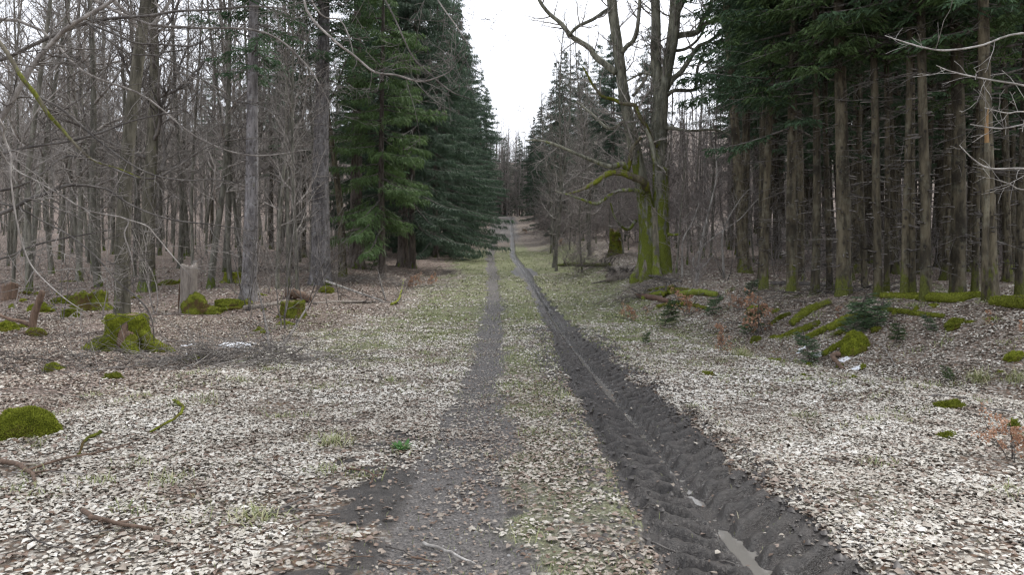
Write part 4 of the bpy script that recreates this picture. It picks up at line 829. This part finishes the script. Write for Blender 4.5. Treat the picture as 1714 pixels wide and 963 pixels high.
mb, rim = stump_body(.36, .66, 7, 5, .55, 0, .03); bo = mb.build('stump_wood', M['moss_bright'], st); fuzz(bo, 16000, .035, rg, bo); stump_top(rim, st, 'rotwood')
mb = MB(); blob(mb, (.16, -.33, .12), (.15, .12, .36), 5, amp=.6, fr=4); mb.build('gap_shade_wood', M['rotwood'], st)  # bare rotten wood bulge; its dark colour stands in for a shaded gap
root_tubes(st, ((-.4, 1.15, .13, .55), (-.95, 1.0, .12, .5), (-2.1, .75, .12, .4), (3.6, .6, .12, .3)), fz=2600)
def small_stump(u, v, r, h, lab, seed, mt='moss', fz=3500, cut='rotwood', tilt=0, name='tree_stump', rag=.04):
    x, y, z = spot(u, v); o = empty(name, (x, y, HB(x, y) - .02), seed, lab, 'stump'); mb, rim = stump_body(r, h, seed, 4, .6, tilt, rag); b_ = mb.build('stump_wood', M[mt], o); stump_top(rim, o, cut)
    if fz: fuzz(b_, fz, .035, rg, b_)
    return o
small_stump(490, 530, .30, .42, 'short mossy stump in front of the fallen poles', 61); small_stump(152, 517, .42, .42, 'wide old stump with reddish wood and moss, left of the tall beech', 62, 'moss', 3000, 'redwood', .08, rag=.16)
small_stump(392, 472, .36, .38, 'small moss-covered stump behind the lichened spruce trunk', 63, 'moss_bright', 2500); small_stump(118, 530, .2, .2, 'low round moss-covered stump left of the big stump', 64, 'moss', 2000)
small_stump(1030, 427, .30, 1.3, 'tall mossy stub of a broken tree standing left of the oak', 65, 'moss', 5000, rag=.3); small_stump(16, 500, .22, .45, 'dark rotten stump at the left edge under the branches', 66, 'rotwood', 0, rag=.14)
# the grey snag with a mossy foot
x, y, z = spot(316, 521); sn = empty('broken_snag', (x, y, z), 0, 'grey splintered snag about waist high with a mossy foot', 'dead tree'); mb, rim = stump_body(.23, 1.28, 71, 4, .3, .05, .16); mb.build('trunk', M['greywood'], sn); stump_top(rim, sn)
mb = MB(); blob(mb, (.22, -.12, -.08), (.40, .26, .62), 4, amp=.25); blob(mb, (.55, -.15, -.08), (.5, .2, .24), 9, amp=.3); o = mb.build('mossy_foot', M['moss'], sn); fuzz(o, 1800, .04, rg, o)
mb = MB(); tube(mb, [(-.24, -.05, -.1), (-.26, -.05, .4), (-.25, -.04, .8)], [.05, .04, .01], 6, .2); mb.build('splinter', M['rotwood'], sn)
# dead upright snag, left edge
x, y, z = spot(55, 560); sn = empty('dead_branch_snag', (x, y, z), 0, 'dark crooked dead branch standing up from a mossy root at the left', 'dead branch'); k_ = y / FOC; mb = MB()
for pts in (([(0, 0, -.1), (0, 0, .25), (.1, 0, .62), (.22, 0, .95)], [.10, .08, .075, .06]), ([(0, 0, .18), (-.25, -.05, .28), (-.5, -.1, .35), (-.8, -.1, .5)], [.06, .04, .035, .02]), ([(0, 0, .05), (-.2, -.2, -.02), (-.4, -.3, -.05)], [.07, .05, .02])):
    P = smooth_path([(*p, r_) for p, r_ in zip(*pts)], 14); tube(mb, P[:, :3], P[:, 3], 8, .18)
mb.build('wood', M['rotwood'], sn); mb = MB(); blob(mb, (.1, -.05, -.02), (.2, .16, .16), 3); o = mb.build('moss', M['moss'], sn); fuzz(o, 900, .03, rg, o)
def moss_lump(u, v, wpx, hpx, lab, seed, mt='moss', rot=0, dep=.8, fz=None, group=None, dx=0, name='mossy_stone', cat='mossy stone', amp=.22):
    x, y, z = spot(u, v); k = y / FOC; w_, h_ = wpx * k / 2, hpx * k; o = empty(name, (x, y + w_ * dep * .6, HB(x, y) - .04), 0, lab, cat, group); mb = MB(); blob(mb, (0, 0, 0), (w_, w_ * dep, h_ + .03), seed, rot=rot, amp=amp, fr=3.2, nu=40, nv=22)
    b_ = mb.build('stone', M[mt], o); fuzz(b_, fz or int(600 + 9000 * w_ * w_ * 4), .028, rg, o, 'moss'); return o
moss_lump(22, 737, 112, 50, 'bright green moss cushion over a stone at the left edge', 11, 'moss_bright', fz=12000, amp=.14)
moss_lump(1437, 592, 46, 36, 'bright domed mossy stone below the young firs on the right bank', 15, 'moss_bright', fz=6000, amp=.12)
for k, (u, v, w_, h_, lab) in enumerate(((1607, 548, 46, 12, 'pale green moss cushion below the long mossy log'), (1598, 685, 62, 12, 'flat strip of moss on the pale leaves right of the ditch'), (1590, 738, 44, 10, 'small moss strip low on the right among pale leaves'),
    (1330, 470, 18, 22, 'upright mossy hump at the foot of the dark spruce'), (1268, 572, 22, 8, 'small moss tuft left of the ditch snow'), (1705, 600, 40, 10, 'moss patch at the right edge of the bank'), (1700, 720, 26, 14, 'mossy clod at the right edge beside russet leaves'))):
    moss_lump(u, v, w_, h_, lab, 30 + k, 'moss_bright' if k % 2 else 'moss', rot=.4, dep=.6, amp=.35)
for k, (u, v, w_, h_, lab) in enumerate(((84, 622, 34, 12, 'small moss cushion on the brown leaves left of the big stump'), (186, 636, 34, 9, 'moss clump under the thin dark twig below the big stump'), (318, 606, 50, 10, 'moss covered debris near the left snow'), (385, 518, 52, 14, 'mossy lump at the foot of the lichened spruce'), (62, 522, 40, 12, 'moss mound behind the crooked dead branch'),
    (118, 506, 70, 10, 'flat moss carpet around the reddish old stump'), (5, 556, 40, 16, 'green moss mound at the left edge beside the crooked branch'), (280, 478, 40, 9, 'moss patch between the snag and dark beech'), (545, 490, 34, 10, 'moss cushion at the foot of the thick spruce'))):
    moss_lump(u, v, w_, h_, lab, 50 + k, 'moss' if k % 2 else 'moss_bright', rot=.2 * k, dep=.7, amp=.35)
for k in range(46):
    rr_ = np.random.default_rng(3000 + k); lf = k < 24; u = rr_.uniform(0, 520) if lf else rr_.uniform(1180, 1714); v = rr_.uniform(470, 560) if lf else rr_.uniform(505, 640)
    moss_lump(u, v, rr_.uniform(10, 34), rr_.uniform(3, 8), 'little moss cushion dotted on the brown leaves of the left forest floor' if lf else 'little moss cushion dotted on the leaves of the right bank', 100 + k, 'moss_bright' if k % 3 else 'moss', rot=rr_.uniform(0, 3), dep=.5, amp=.45, fz=420, group='moss cushions on the left forest floor' if lf else 'moss cushions on the right bank', name='moss_cushion', cat='moss cushion')
def log(name, pts, mt, lab, cat='log', rough=.12, sides=9, fz=0, lift=0, moss=False, n=24, sub=None):
    """fallen wood lying on the ground: (u, v, radius m, lift m) along its length"""
    W = []
    for p in pts: x, y, z = spot(p[0], p[1]); W.append([x, y, HB(x, y) + p[2] * .7 + (p[3] if len(p) > 3 else 0), p[2]])
    W = np.array(W); c = W[:, :3].mean(0); o = empty(name, tuple(c), 0, lab, cat); P = smooth_path(W - np.array([*c, 0]), n); mb = MB(); tube(mb, P[:, :3], P[:, 3], sides, rough, True, len(lab)); b_ = mb.build('wood', M[mt], o)
    if fz: fuzz(b_, fz, .03, rg, o, 'moss')
    if sub:
        s2 = []; twigs_on(P, rg, s2, sub[0], sub[1], 1, .004); seg_mesh(s2).build('side_twigs', M['dark_twig'], o)
    return o
log('fallen_log', [(928, 446, .06), (960, 445, .09), (1000, 446, .09), (1022, 445, .07)], 'oak', 'long mossy fallen log lying across the verge left of the oak', fz=1500, sub=(3, .8))
log('fallen_log', [(1475, 500, .06), (1540, 502, .08), (1600, 506, .10), (1650, 500, .08)], 'logmoss', 'long mossy log lying along the top of the right bank', fz=5000)
log('fallen_log', [(1660, 512, .09), (1700, 515, .12), (1760, 520, .12)], 'logmoss', 'mossy log at the right edge of the bank', fz=3000)
log('fallen_log', [(1290, 478, .07), (1340, 480, .08), (1400, 482, .07)], 'dark_twig', 'dark log lying in front of the slim plantation spruces', sub=(2, .5))
log('fallen_pole', [(526, 510, .05), (570, 508, .06), (620, 508, .05), (660, 508, .03)], 'greywood', 'straight grey fallen pole pointing towards the track', cat='branch', sub=(2, .4))
log('fallen_pole', [(545, 484, .045, .28), (580, 493, .045, .18), (640, 507, .035, .04)], 'pale_twig', 'pale pole propped slantwise above the straight fallen pole', cat='branch', sub=(1.5, .3))
log('fallen_branch', [(655, 512, .05), (668, 506, .04, .1), (676, 490, .02, .55)], 'mossy_twig', 'short mossy forked branch standing at the pole tips', cat='branch', sub=(4, .3))
log('fallen_branch', [(646, 505, .03), (638, 492, .03, .35), (632, 478, .02, .7)], 'dark_twig', 'dark twig sticking up left of the mossy forked branch', cat='branch')
log('fallen_log', [(408, 520, .09), (440, 516, .08), (478, 508, .07)], 'greywood', 'grey fallen log between lichened spruce and short mossy stump')
log('fallen_log', [(360, 516, .13), (385, 514, .14), (410, 515, .1)], 'moss', 'short thick mossy log left of the lichened spruce foot', fz=2500)
log('fallen_log', [(478, 500, .12, .08), (495, 503, .15, .1), (520, 508, .11, .05)], 'rotwood', 'dark rotten log chunk just behind the short mossy stump', rough=.3)
log('fallen_branch', [(470, 585, .03), (490, 567, .03, .15), (515, 548, .022, .5)], 'dark_twig', 'dark broken bough slanting up right out of the brush heap', cat='branch', sub=(2, .2))
log('fallen_branch', [(452, 590, .03), (444, 560, .03, .3), (430, 520, .02, .8)], 'dark_twig', 'dark broken bough slanting up left out of the brush heap', cat='branch', sub=(2, .2))
log('fallen_branch', [(1405, 600, .05, .03), (1394, 607, .045, .06), (1412, 622, .035, .0)], 'rotwood', 'dark crooked stick beside the snow in the right ditch', cat='branch')
for k, (pts, lab) in enumerate((([(1075, 503, .07), (1100, 496, .09), (1130, 492, .07)], 'thick mossy bough on top of the right log heap'), ([(1068, 498, .08), (1090, 502, .1), (1120, 508, .08)], 'red-brown rotten log in the right log heap'), ([(1085, 488, .06), (1120, 486, .07), (1160, 490, .05)], 'mossy bough at the back of the right log heap'),
    ([(1100, 515, .05), (1140, 512, .06), (1185, 520, .05)], 'long mossy bough running right from the log heap'), ([(1110, 500, .06, .05), (1125, 490, .08, .1), (1150, 500, .07)], 'curved mossy bough arching over the log heap'), ([(1140, 497, .1), (1170, 494, .1), (1200, 497, .08)], 'grey-green log lying behind the russet saplings'),
    ([(1050, 470, .04, .1), (1090, 468, .05, .1), (1140, 474, .04)], 'bare grey bough lying before the oak roots'), ([(990, 476, .03), (1020, 470, .035), (1045, 468, .03)], 'thin dark bough lying left of the oak roots'))):
    log('fallen_bough', pts, ('oak', 'redwood', 'moss', 'moss', 'moss', 'oak', 'dark_twig', 'dark_twig')[k], lab, cat='log', rough=.25, fz=0 if k in (1, 5, 6, 7) else 1200, sub=(1.5, .5))
for pts, r_, lab in (([(1325, 548), (1352, 526), (1390, 510)], .09, 'long mossy branch slanting up along the top left of the right bank'), ([(1315, 566), (1345, 556), (1372, 545)], .07, 'mossy branch slanting up above the ditch snow'), ([(1385, 556), (1420, 541), (1452, 532)], .09, 'mossy branch slanting into the foot of the tallest young fir'),
    ([(1345, 572), (1372, 560), (1392, 549)], .06, 'short mossy branch midway down the face of the right bank'), ([(1378, 598), (1400, 584), (1422, 572)], .05, 'thin mossy branch just left of the domed mossy stone'), ([(1290, 546), (1305, 536), (1322, 528)], .04, 'thin mossy branch furthest left on the right bank'), ([(1470, 520), (1520, 528), (1580, 534)], .05, 'thin mossy branch lying level just below the long mossy log')):
    log('mossy_branch', [(a_, c_, r_ * k_) for (a_, c_), k_ in zip(pts, (.8, 1, .7))], 'logmoss', lab, cat='branch', rough=.3, fz=1600)
# small root plate mound by the oak
x, y, z = spot(1045, 462); o = empty('root_mound', (x, y, z), 0, 'dark earth mound of roots and debris left of the oak foot', 'earth mound'); mb = MB(); blob(mb, (0, 0, -.05), (.8, .5, .38), 71, amp=.55); mb.build('earth', M['greywood'], o); s2 = []
for k in range(110): a = rg.uniform(0, 6.28); grow(s2, (math.cos(a) * .5, math.sin(a) * .35, .2), (math.cos(a), math.sin(a), rg.uniform(-.1, .7)), .6, .012, 1, rg, (3, 2), -.03, .3, 4)
seg_mesh(s2).build('roots', M['dark_twig'], o)
# brush heaps
def brush(u, v, wx_, wy_, h, n, lab, mt='dark_twig', seed=0):
    x, y, z = spot(u, v); o = empty('brush_heap', (x, y, HB(x, y)), 0, lab, 'brush heap'); s2 = []; r = np.random.default_rng(seed)
    for k in range(n):
        px_, py_ = r.normal(0, wx_ / 2), r.normal(0, wy_ / 2); a = r.uniform(0, 6.28); e = HB(x + px_, y + py_) - o.location.z; pk = math.exp(-(px_ / wx_) ** 2 * 2)
        grow(s2, (px_, py_, e + r.uniform(0, h * pk)), (math.cos(a), math.sin(a) * .7, r.uniform(-.1, .35)), r.uniform(.4, 1.3), r.uniform(.004, .012), 1, r, (4, 3), -.03, .25, 4, minr=.0025)
    seg_mesh(s2).build('twigs', M[mt], o); return o
brush(400, 606, 1.7, .5, .3, 210, 'heap of thin bare twigs with two boughs sticking out, left verge', 'twig', seed=1); brush(300, 618, 2.0, .4, .06, 50, 'thin scatter of brushwood left of the twig heap', 'twig', seed=2)
brush(625, 475, 2.6, 1.0, .35, 260, 'grey brushwood heap at the foot of the left spruces', 'twig', seed=3); brush(730, 462, 1.6, .8, .25, 90, 'low brushwood under the drooping spruce skirts', seed=4); brush(1010, 440, 1.5, .5, .5, 90, 'arching brushwood behind the long mossy fallen log', seed=5)
brush(1100, 486, 2.0, .8, .25, 120, 'brushwood lying around the oak roots and log heap', seed=6); brush(1350, 500, 2.4, .8, .2, 110, 'brushwood strewn before the plantation edge', seed=7); brush(60, 610, 2.6, 1.2, .06, 110, 'loose dark brushwood on brown leaves left of the big stump', seed=8)
brush(930, 380, 4, 2, .6, 160, 'far low brushwood right of the upper track', seed=9); brush(480, 455, 3, 1.2, .25, 110, 'brushwood between the lichened and thick spruce trunks', seed=10)

# ------------------------------------------------------------------ young plants
RU = [make_bush(700 + k, 1.1, 'beech_sapling', 'dark_twig', n_, .5, 2, .012, .05, .002, lf_) for k, (n_, lf_) in enumerate(((2, 1.6), (3, 2.2), (1, 1.3)))]
for u, v, hp, k, lab in ((1056, 538, 42, 1, 'small russet-leaved beech sapling left of the log heap'), (1200, 594, 80, 0, 'thin russet beech sapling standing alone before the young firs'), (1272, 562, 95, 1, 'largest russet beech sapling, bushy, at the left foot of the bank'), (1152, 528, 60, 1, 'russet beech sapling in front of the log heap'),
    (1085, 530, 30, 2, 'tiny russet seedling right of the log heap sapling'), (1238, 522, 40, 1, 'low spreading russet sapling behind the lone thin one'), (1402, 540, 50, 2, 'slim russet sapling left of the big young fir'), (1656, 545, 50, 2, 'orange-leaved sapling on the bank near the thick right spruce'), (1700, 775, 110, 1, 'low russet leafy beech shoot at the right edge of the near leaves'),
    (690, 484, 36, 1, 'low russet sapling on the left verge near the brown spruce'), (722, 478, 28, 1, 'second low russet sapling on the left verge, nearer the track'), (880, 392, 14, 1, 'tiny russet sapling right of the far track'), (940, 410, 18, 1, 'russet shrublet by the far right verge'), (1705, 560, 34, 0, 'small russet sapling at the far right of the bank')):
    x, y, z = spot(u, v); place(RU[k], x, y, hp * y / FOC / 1.0, label=lab, z=z, dz=-.01)
YF = [make_spruce(720 + k, h=1.15, r0=.016, zc=.14, Lmax=.26, nm=nm_, tm='spruce', hang=.15, droop=-.35, whorl=.10, wdt=.016, dead=False, full=True, name='young_spruce', flare=.1) for k, nm_ in enumerate(('needle_young', 'needle_green'))]
for yf in YF:
    for ch in yf.children:
        if ch.name.startswith('trunk'):
            c_ = np.empty(len(ch.data.vertices) * 3); ch.data.vertices.foreach_get('co', c_); c_ = c_.reshape(-1, 3); c_[:, 2] = np.where(c_[:, 2] > 1.12, 1.12, c_[:, 2]); ch.data.vertices.foreach_set('co', c_.ravel())
for u, v, hp, k, lab in ((1427, 556, 80, 0, 'tallest young fir, bushy blue-green, on the right bank'), (1462, 552, 62, 0, 'young fir just right of the tallest one'), (1446, 558, 46, 0, 'small fir squeezed between the two bigger young firs'), (1254, 562, 62, 0, 'slim young fir at the foot of the largest russet sapling'), (1190, 530, 44, 0, 'small grey-green fir behind the lone thin russet sapling'),
    (1110, 548, 58, 1, 'thin light green fir seedling in front of the log heap'), (1500, 574, 44, 1, 'spindly fir seedling right of the bushy young firs'), (1356, 608, 62, 0, 'thin dark fir seedling at the near edge of the ditch'), (1560, 556, 34, 0, 'small fir seedling under the mossy log'), (1255, 498, 38, 0, 'young fir tucked behind the largest russet sapling'), (1594, 640, 34, 1, 'tiny green seedling on the pale slope at right'), (1080, 578, 26, 1, 'tiny fir seedling on the right verge grass'), (620, 452, 48, 1, 'bushy young spruce below the bright green boughs at left')):
    x, y, z = spot(u, v); place(YF[k], x, y, (hp * y / FOC / 1.3,) * 3, label=lab, z=z, dz=0, cat='young tree')
for k, (u, v, n_, L) in enumerate(((1243, 598, 260, .22), (1700, 640, 150, .16), (1640, 640, 200, .18), (560, 745, 160, .12), (430, 870, 130, .10))):
    x0, y0, z0 = spot(u, v); o = empty('grass_tuft', (x0, y0, z0), 0, ('pale arching grass tuft left of the ditch snow', 'dry grass tuft at the right edge of the bank', 'dry grass tuft on the right slope under the seedling', 'flattened dry grass tuft on the left pale leaves', 'small olive grass tuft in the left foreground')[k], 'grass tuft')
    mb = MB(); x = rg.normal(0, .08, n_); y = rg.normal(0, .08, n_); blades(mb, x, y, height(x + x0, y + y0) - z0, rg, L * rg.uniform(.6, 1.4, n_), .007, 1.4, np.clip(rg.normal(.75, .2, n_), 0, 1)); mb.build('blades', M['grass'], o, False, True)
# green herb at the track edge
x0, y0, z0 = spot(672, 755); o = empty('green_herb', (x0, y0, z0), 0, 'small leafy green weed at the left edge of the track', 'plant'); mb = MB(); n_ = 46; a_ = rg.uniform(0, 6.28, n_); D = unit(np.stack([np.cos(a_), np.sin(a_), rg.uniform(.1, .9, n_)], 1))
leaves(mb, D * rg.uniform(.0, .07, (n_, 1)), D, unit(np.cross(D, [0, 0, 1.])), rg.uniform(.05, .08, n_), .04, .1); mb.build('leaves', foliage('herb_leaf', (.06, .15, .04), (.12, .26, .08)), o, False)

# ------------------------------------------------------------------ snow remnants
m, nt, b = mat('old_snow'); b.inputs['Base Color'].default_value = (.84, .87, .92, 1); b.inputs['Roughness'].default_value = .5; b.inputs['Subsurface Weight'].default_value = .0
tc = node(nt, 'ShaderNodeTexCoord'); bump(nt, b, noise(nt, tc.outputs['Object'], 30), .4, .01); nt.links.new(mixc(nt, ramp(nt, noise(nt, tc.outputs['Object'], 22, 5, .7), .5, .62), (.70, .73, .78), (.22, .17, .13)), b.inputs['Base Color']); M['snow'] = m
for k, (u, v, w_, d_, lab) in enumerate(((398, 578, 64, .35, 'longest strip of old snow on the left forest floor'), (412, 588, 30, .3, 'short snow scrap just below the longest strip at left'), (318, 593, 26, .25, 'thin snow strip right of the big stump roots'), (316, 578, 30, .2, 'faint snow strip behind the thin one near the stump roots'), (258, 613, 12, .3, 'tiny snow scrap below the big stump roots'),
    (1408, 606, 26, .35, 'bright snow patch beside the crooked stick in the ditch'), (1345, 584, 20, .3, 'small snow patch in the ditch, furthest left'), (1370, 598, 22, .25, 'narrow snow patch between the two brighter ones in the ditch'), (1436, 618, 24, .3, 'snow patch furthest right in the ditch'), (1338, 590, 10, .3, 'tiny snow crumb at the left end of the ditch snow'), (1445, 631, 12, .3, 'tiny snow crumb at the near end of the ditch snow'))):
    x, y, z = spot(u, v); r_ = w_ * y / FOC / 2; mb = MB(); a_ = np.linspace(0, 2 * math.pi, 36, endpoint=False); V = []
    for f, e in ((1.08, -.02), (1, .004), (.8, .014), (.4, .02)):
        rr = r_ * f * (1 + .7 * (fbm(np.cos(a_) * 1.8 + k * 7, np.sin(a_) * 1.8, k, 3) - .5)); xx, yy = rr * np.cos(a_), rr * np.sin(a_) * d_ * 2.2; V.append(np.stack([xx, yy, height(xx + x, yy + y) - z + e], 1))
    V = np.concatenate(V + [np.array([[0, 0, .02]])]); j = np.arange(36); j2 = (j + 1) % 36
    mb.add(V, np.concatenate([np.stack([q * 36 + j, q * 36 + j2, (q + 1) * 36 + j2, (q + 1) * 36 + j], 1) for q in range(3)]), np.stack([108 + j, 108 + j2, np.full(36, 144)], 1))
    o = mb.build('snow_patch', M['snow']); o.location = (x, y, z); tag(o, lab, 'snow patch')

# ------------------------------------------------------------------ sticks on the near ground
def stick(u0, v0, u1, v1, r, mt, lab, group=None, bend=.06, fork=1, seed=0, name='fallen_stick'):
    a = np.array(spot(u0, v0)); b_ = np.array(spot(u1, v1)); c = (a + b_) / 2; n = 12; t_ = np.linspace(0, 1, n); L = np.linalg.norm(b_ - a); r_ = np.random.default_rng(seed); d = unit(b_ - a); s3 = np.array([-d[1], d[0], 0])
    P = a[None] * (1 - t_[:, None]) + b_[None] * t_[:, None] + s3[None] * (np.sin(t_ * math.pi) * r_.normal(0, bend) * L + r_.normal(0, .004, n))[:, None]
    P[:, 2] = height(P[:, 0], P[:, 1]) + r * .7 + .012 + .02 * np.sin(t_ * math.pi) * L; c[2] = H(c[0], c[1]); P -= c
    mb = MB(); tube(mb, P, np.linspace(r, r * .5, n), 7, .12, True, seed); s2 = []
    for k in range(fork):
        i = r_.integers(2, n - 2); grow(s2, P[i], d * 1.0 + s3 * r_.choice([-1, 1]) * .8 + [0, 0, .12], L * r_.uniform(.2, .4), r * .5, 1, r_, (3, 2), -.02, .15, 4, minr=.0015)
    if s2: seg_mesh(s2, mb)
    o = mb.build(name, M[mt]); o.location = c; tag(o, lab, 'stick', group); return o
stick(708, 908, 796, 942, .011, 'pale_twig', 'straight pale stick lying on the mud at the bottom of the track', bend=0, fork=0, seed=1)
stick(748, 945, 782, 930, .006, 'twig', 'thin twig crossing just below the straight pale stick', fork=0, seed=2)
stick(292, 678, 252, 730, .02, 'moss_bright', 'short stick wrapped in bright green moss on the left pale leaves', fork=0, seed=3)
stick(168, 728, 130, 766, .018, 'moss', 'second moss-wrapped stick, nearer the left edge', fork=0, seed=4)
stick(30, 796, 218, 748, .012, 'rotwood', 'long brown stick rising rightward in the left foreground', seed=5)
stick(0, 782, 60, 815, .022, 'rotwood', 'thick dark rotten branch end at the left edge', seed=6); stick(20, 795, 160, 800, .008, 'twig', 'grey lichened twig beside the dark rotten branch end', seed=7)
stick(140, 866, 255, 900, .018, 'rotwood', 'crumbling brown stick in the lower left leaves', seed=8, fork=2); stick(60, 870, 130, 935, .007, 'dark_twig', 'thin curved twig in the lower left corner', seed=9, bend=.2)
stick(455, 860, 525, 835, .010, 'dark_twig', 'short dark stick beside the olive grass tuft', seed=10); stick(1075, 905, 1230, 955, .007, 'dark_twig', 'long thin twig at the bottom edge of the deep rut', seed=11)
stick(1075, 855, 1096, 858, .006, 'dark_twig', 'tiny twig end on the centre strip', seed=12, fork=0); stick(1555, 668, 1630, 672, .014, 'dark_twig', 'dark stick beside the flat moss strip on the right', seed=13); stick(1640, 690, 1710, 700, .014, 'dark_twig', 'dark stick at the right edge beyond the flat moss strip', seed=14)
stick(1060, 540, 1000, 530, .012, 'dark_twig', 'thin dark stick left of the smallest log heap sapling', seed=15); stick(838, 662, 860, 668, .008, 'dark_twig', 'small dark stick on the right edge of the left wheel track', seed=16, fork=0); stick(580, 790, 620, 815, .010, 'redwood', 'short curved reddish stick on the left pale leaves', seed=17, bend=.2)
stick(420, 770, 520, 830, .006, 'dark_twig', 'long dark twig running down to the right in the left pale leaves', seed=18); stick(1500, 620, 1470, 575, .01, 'pale_twig', 'pale twig on the slope right of the domed mossy stone', seed=19)
r2 = np.random.default_rng(900)
for k in range(70):
    left_ = k % 10 < 7; u = r2.uniform(0, 720) if left_ else r2.uniform(860, 1700); v = 560 + 390 * r2.uniform(0, 1) ** 1.1; x, y, z = spot(u, v)
    if abs(x - float(XR(y))) < .6: continue
    L = r2.uniform(20, 90) * (v - 447) / 330; a = r2.uniform(-.5, .5); stick(u, v, u + L * math.cos(a), v + L * math.sin(a) * .5, r2.uniform(.003, .007), 'dark_twig' if k % 3 else 'rotwood',
          'thin dark twig lying on the leaves left of the track' if left_ else 'thin dark twig lying on the leaves right of the left rut', 'twigs strewn left of the track' if left_ else 'twigs strewn on and right of the track', fork=int(r2.integers(0, 3)), seed=1000 + k, bend=.1, name='fallen_twig')

for o in COL.objects:      # hundreds of pieces on one tree
    if o.parent and o.name.split('.')[0] in ('dead_twigs', 'twigs', 'pale_twigs', 'limbs', 'side_twigs', 'branches', 'roots'): o['kind'] = 'stuff'
# prototypes that were never placed
for p in BE + BR + BV + SP + SE + SB + RU + YF:
    if p.name not in USED:
        for ch in list(p.children): bpy.data.objects.remove(ch)
        bpy.data.objects.remove(p)
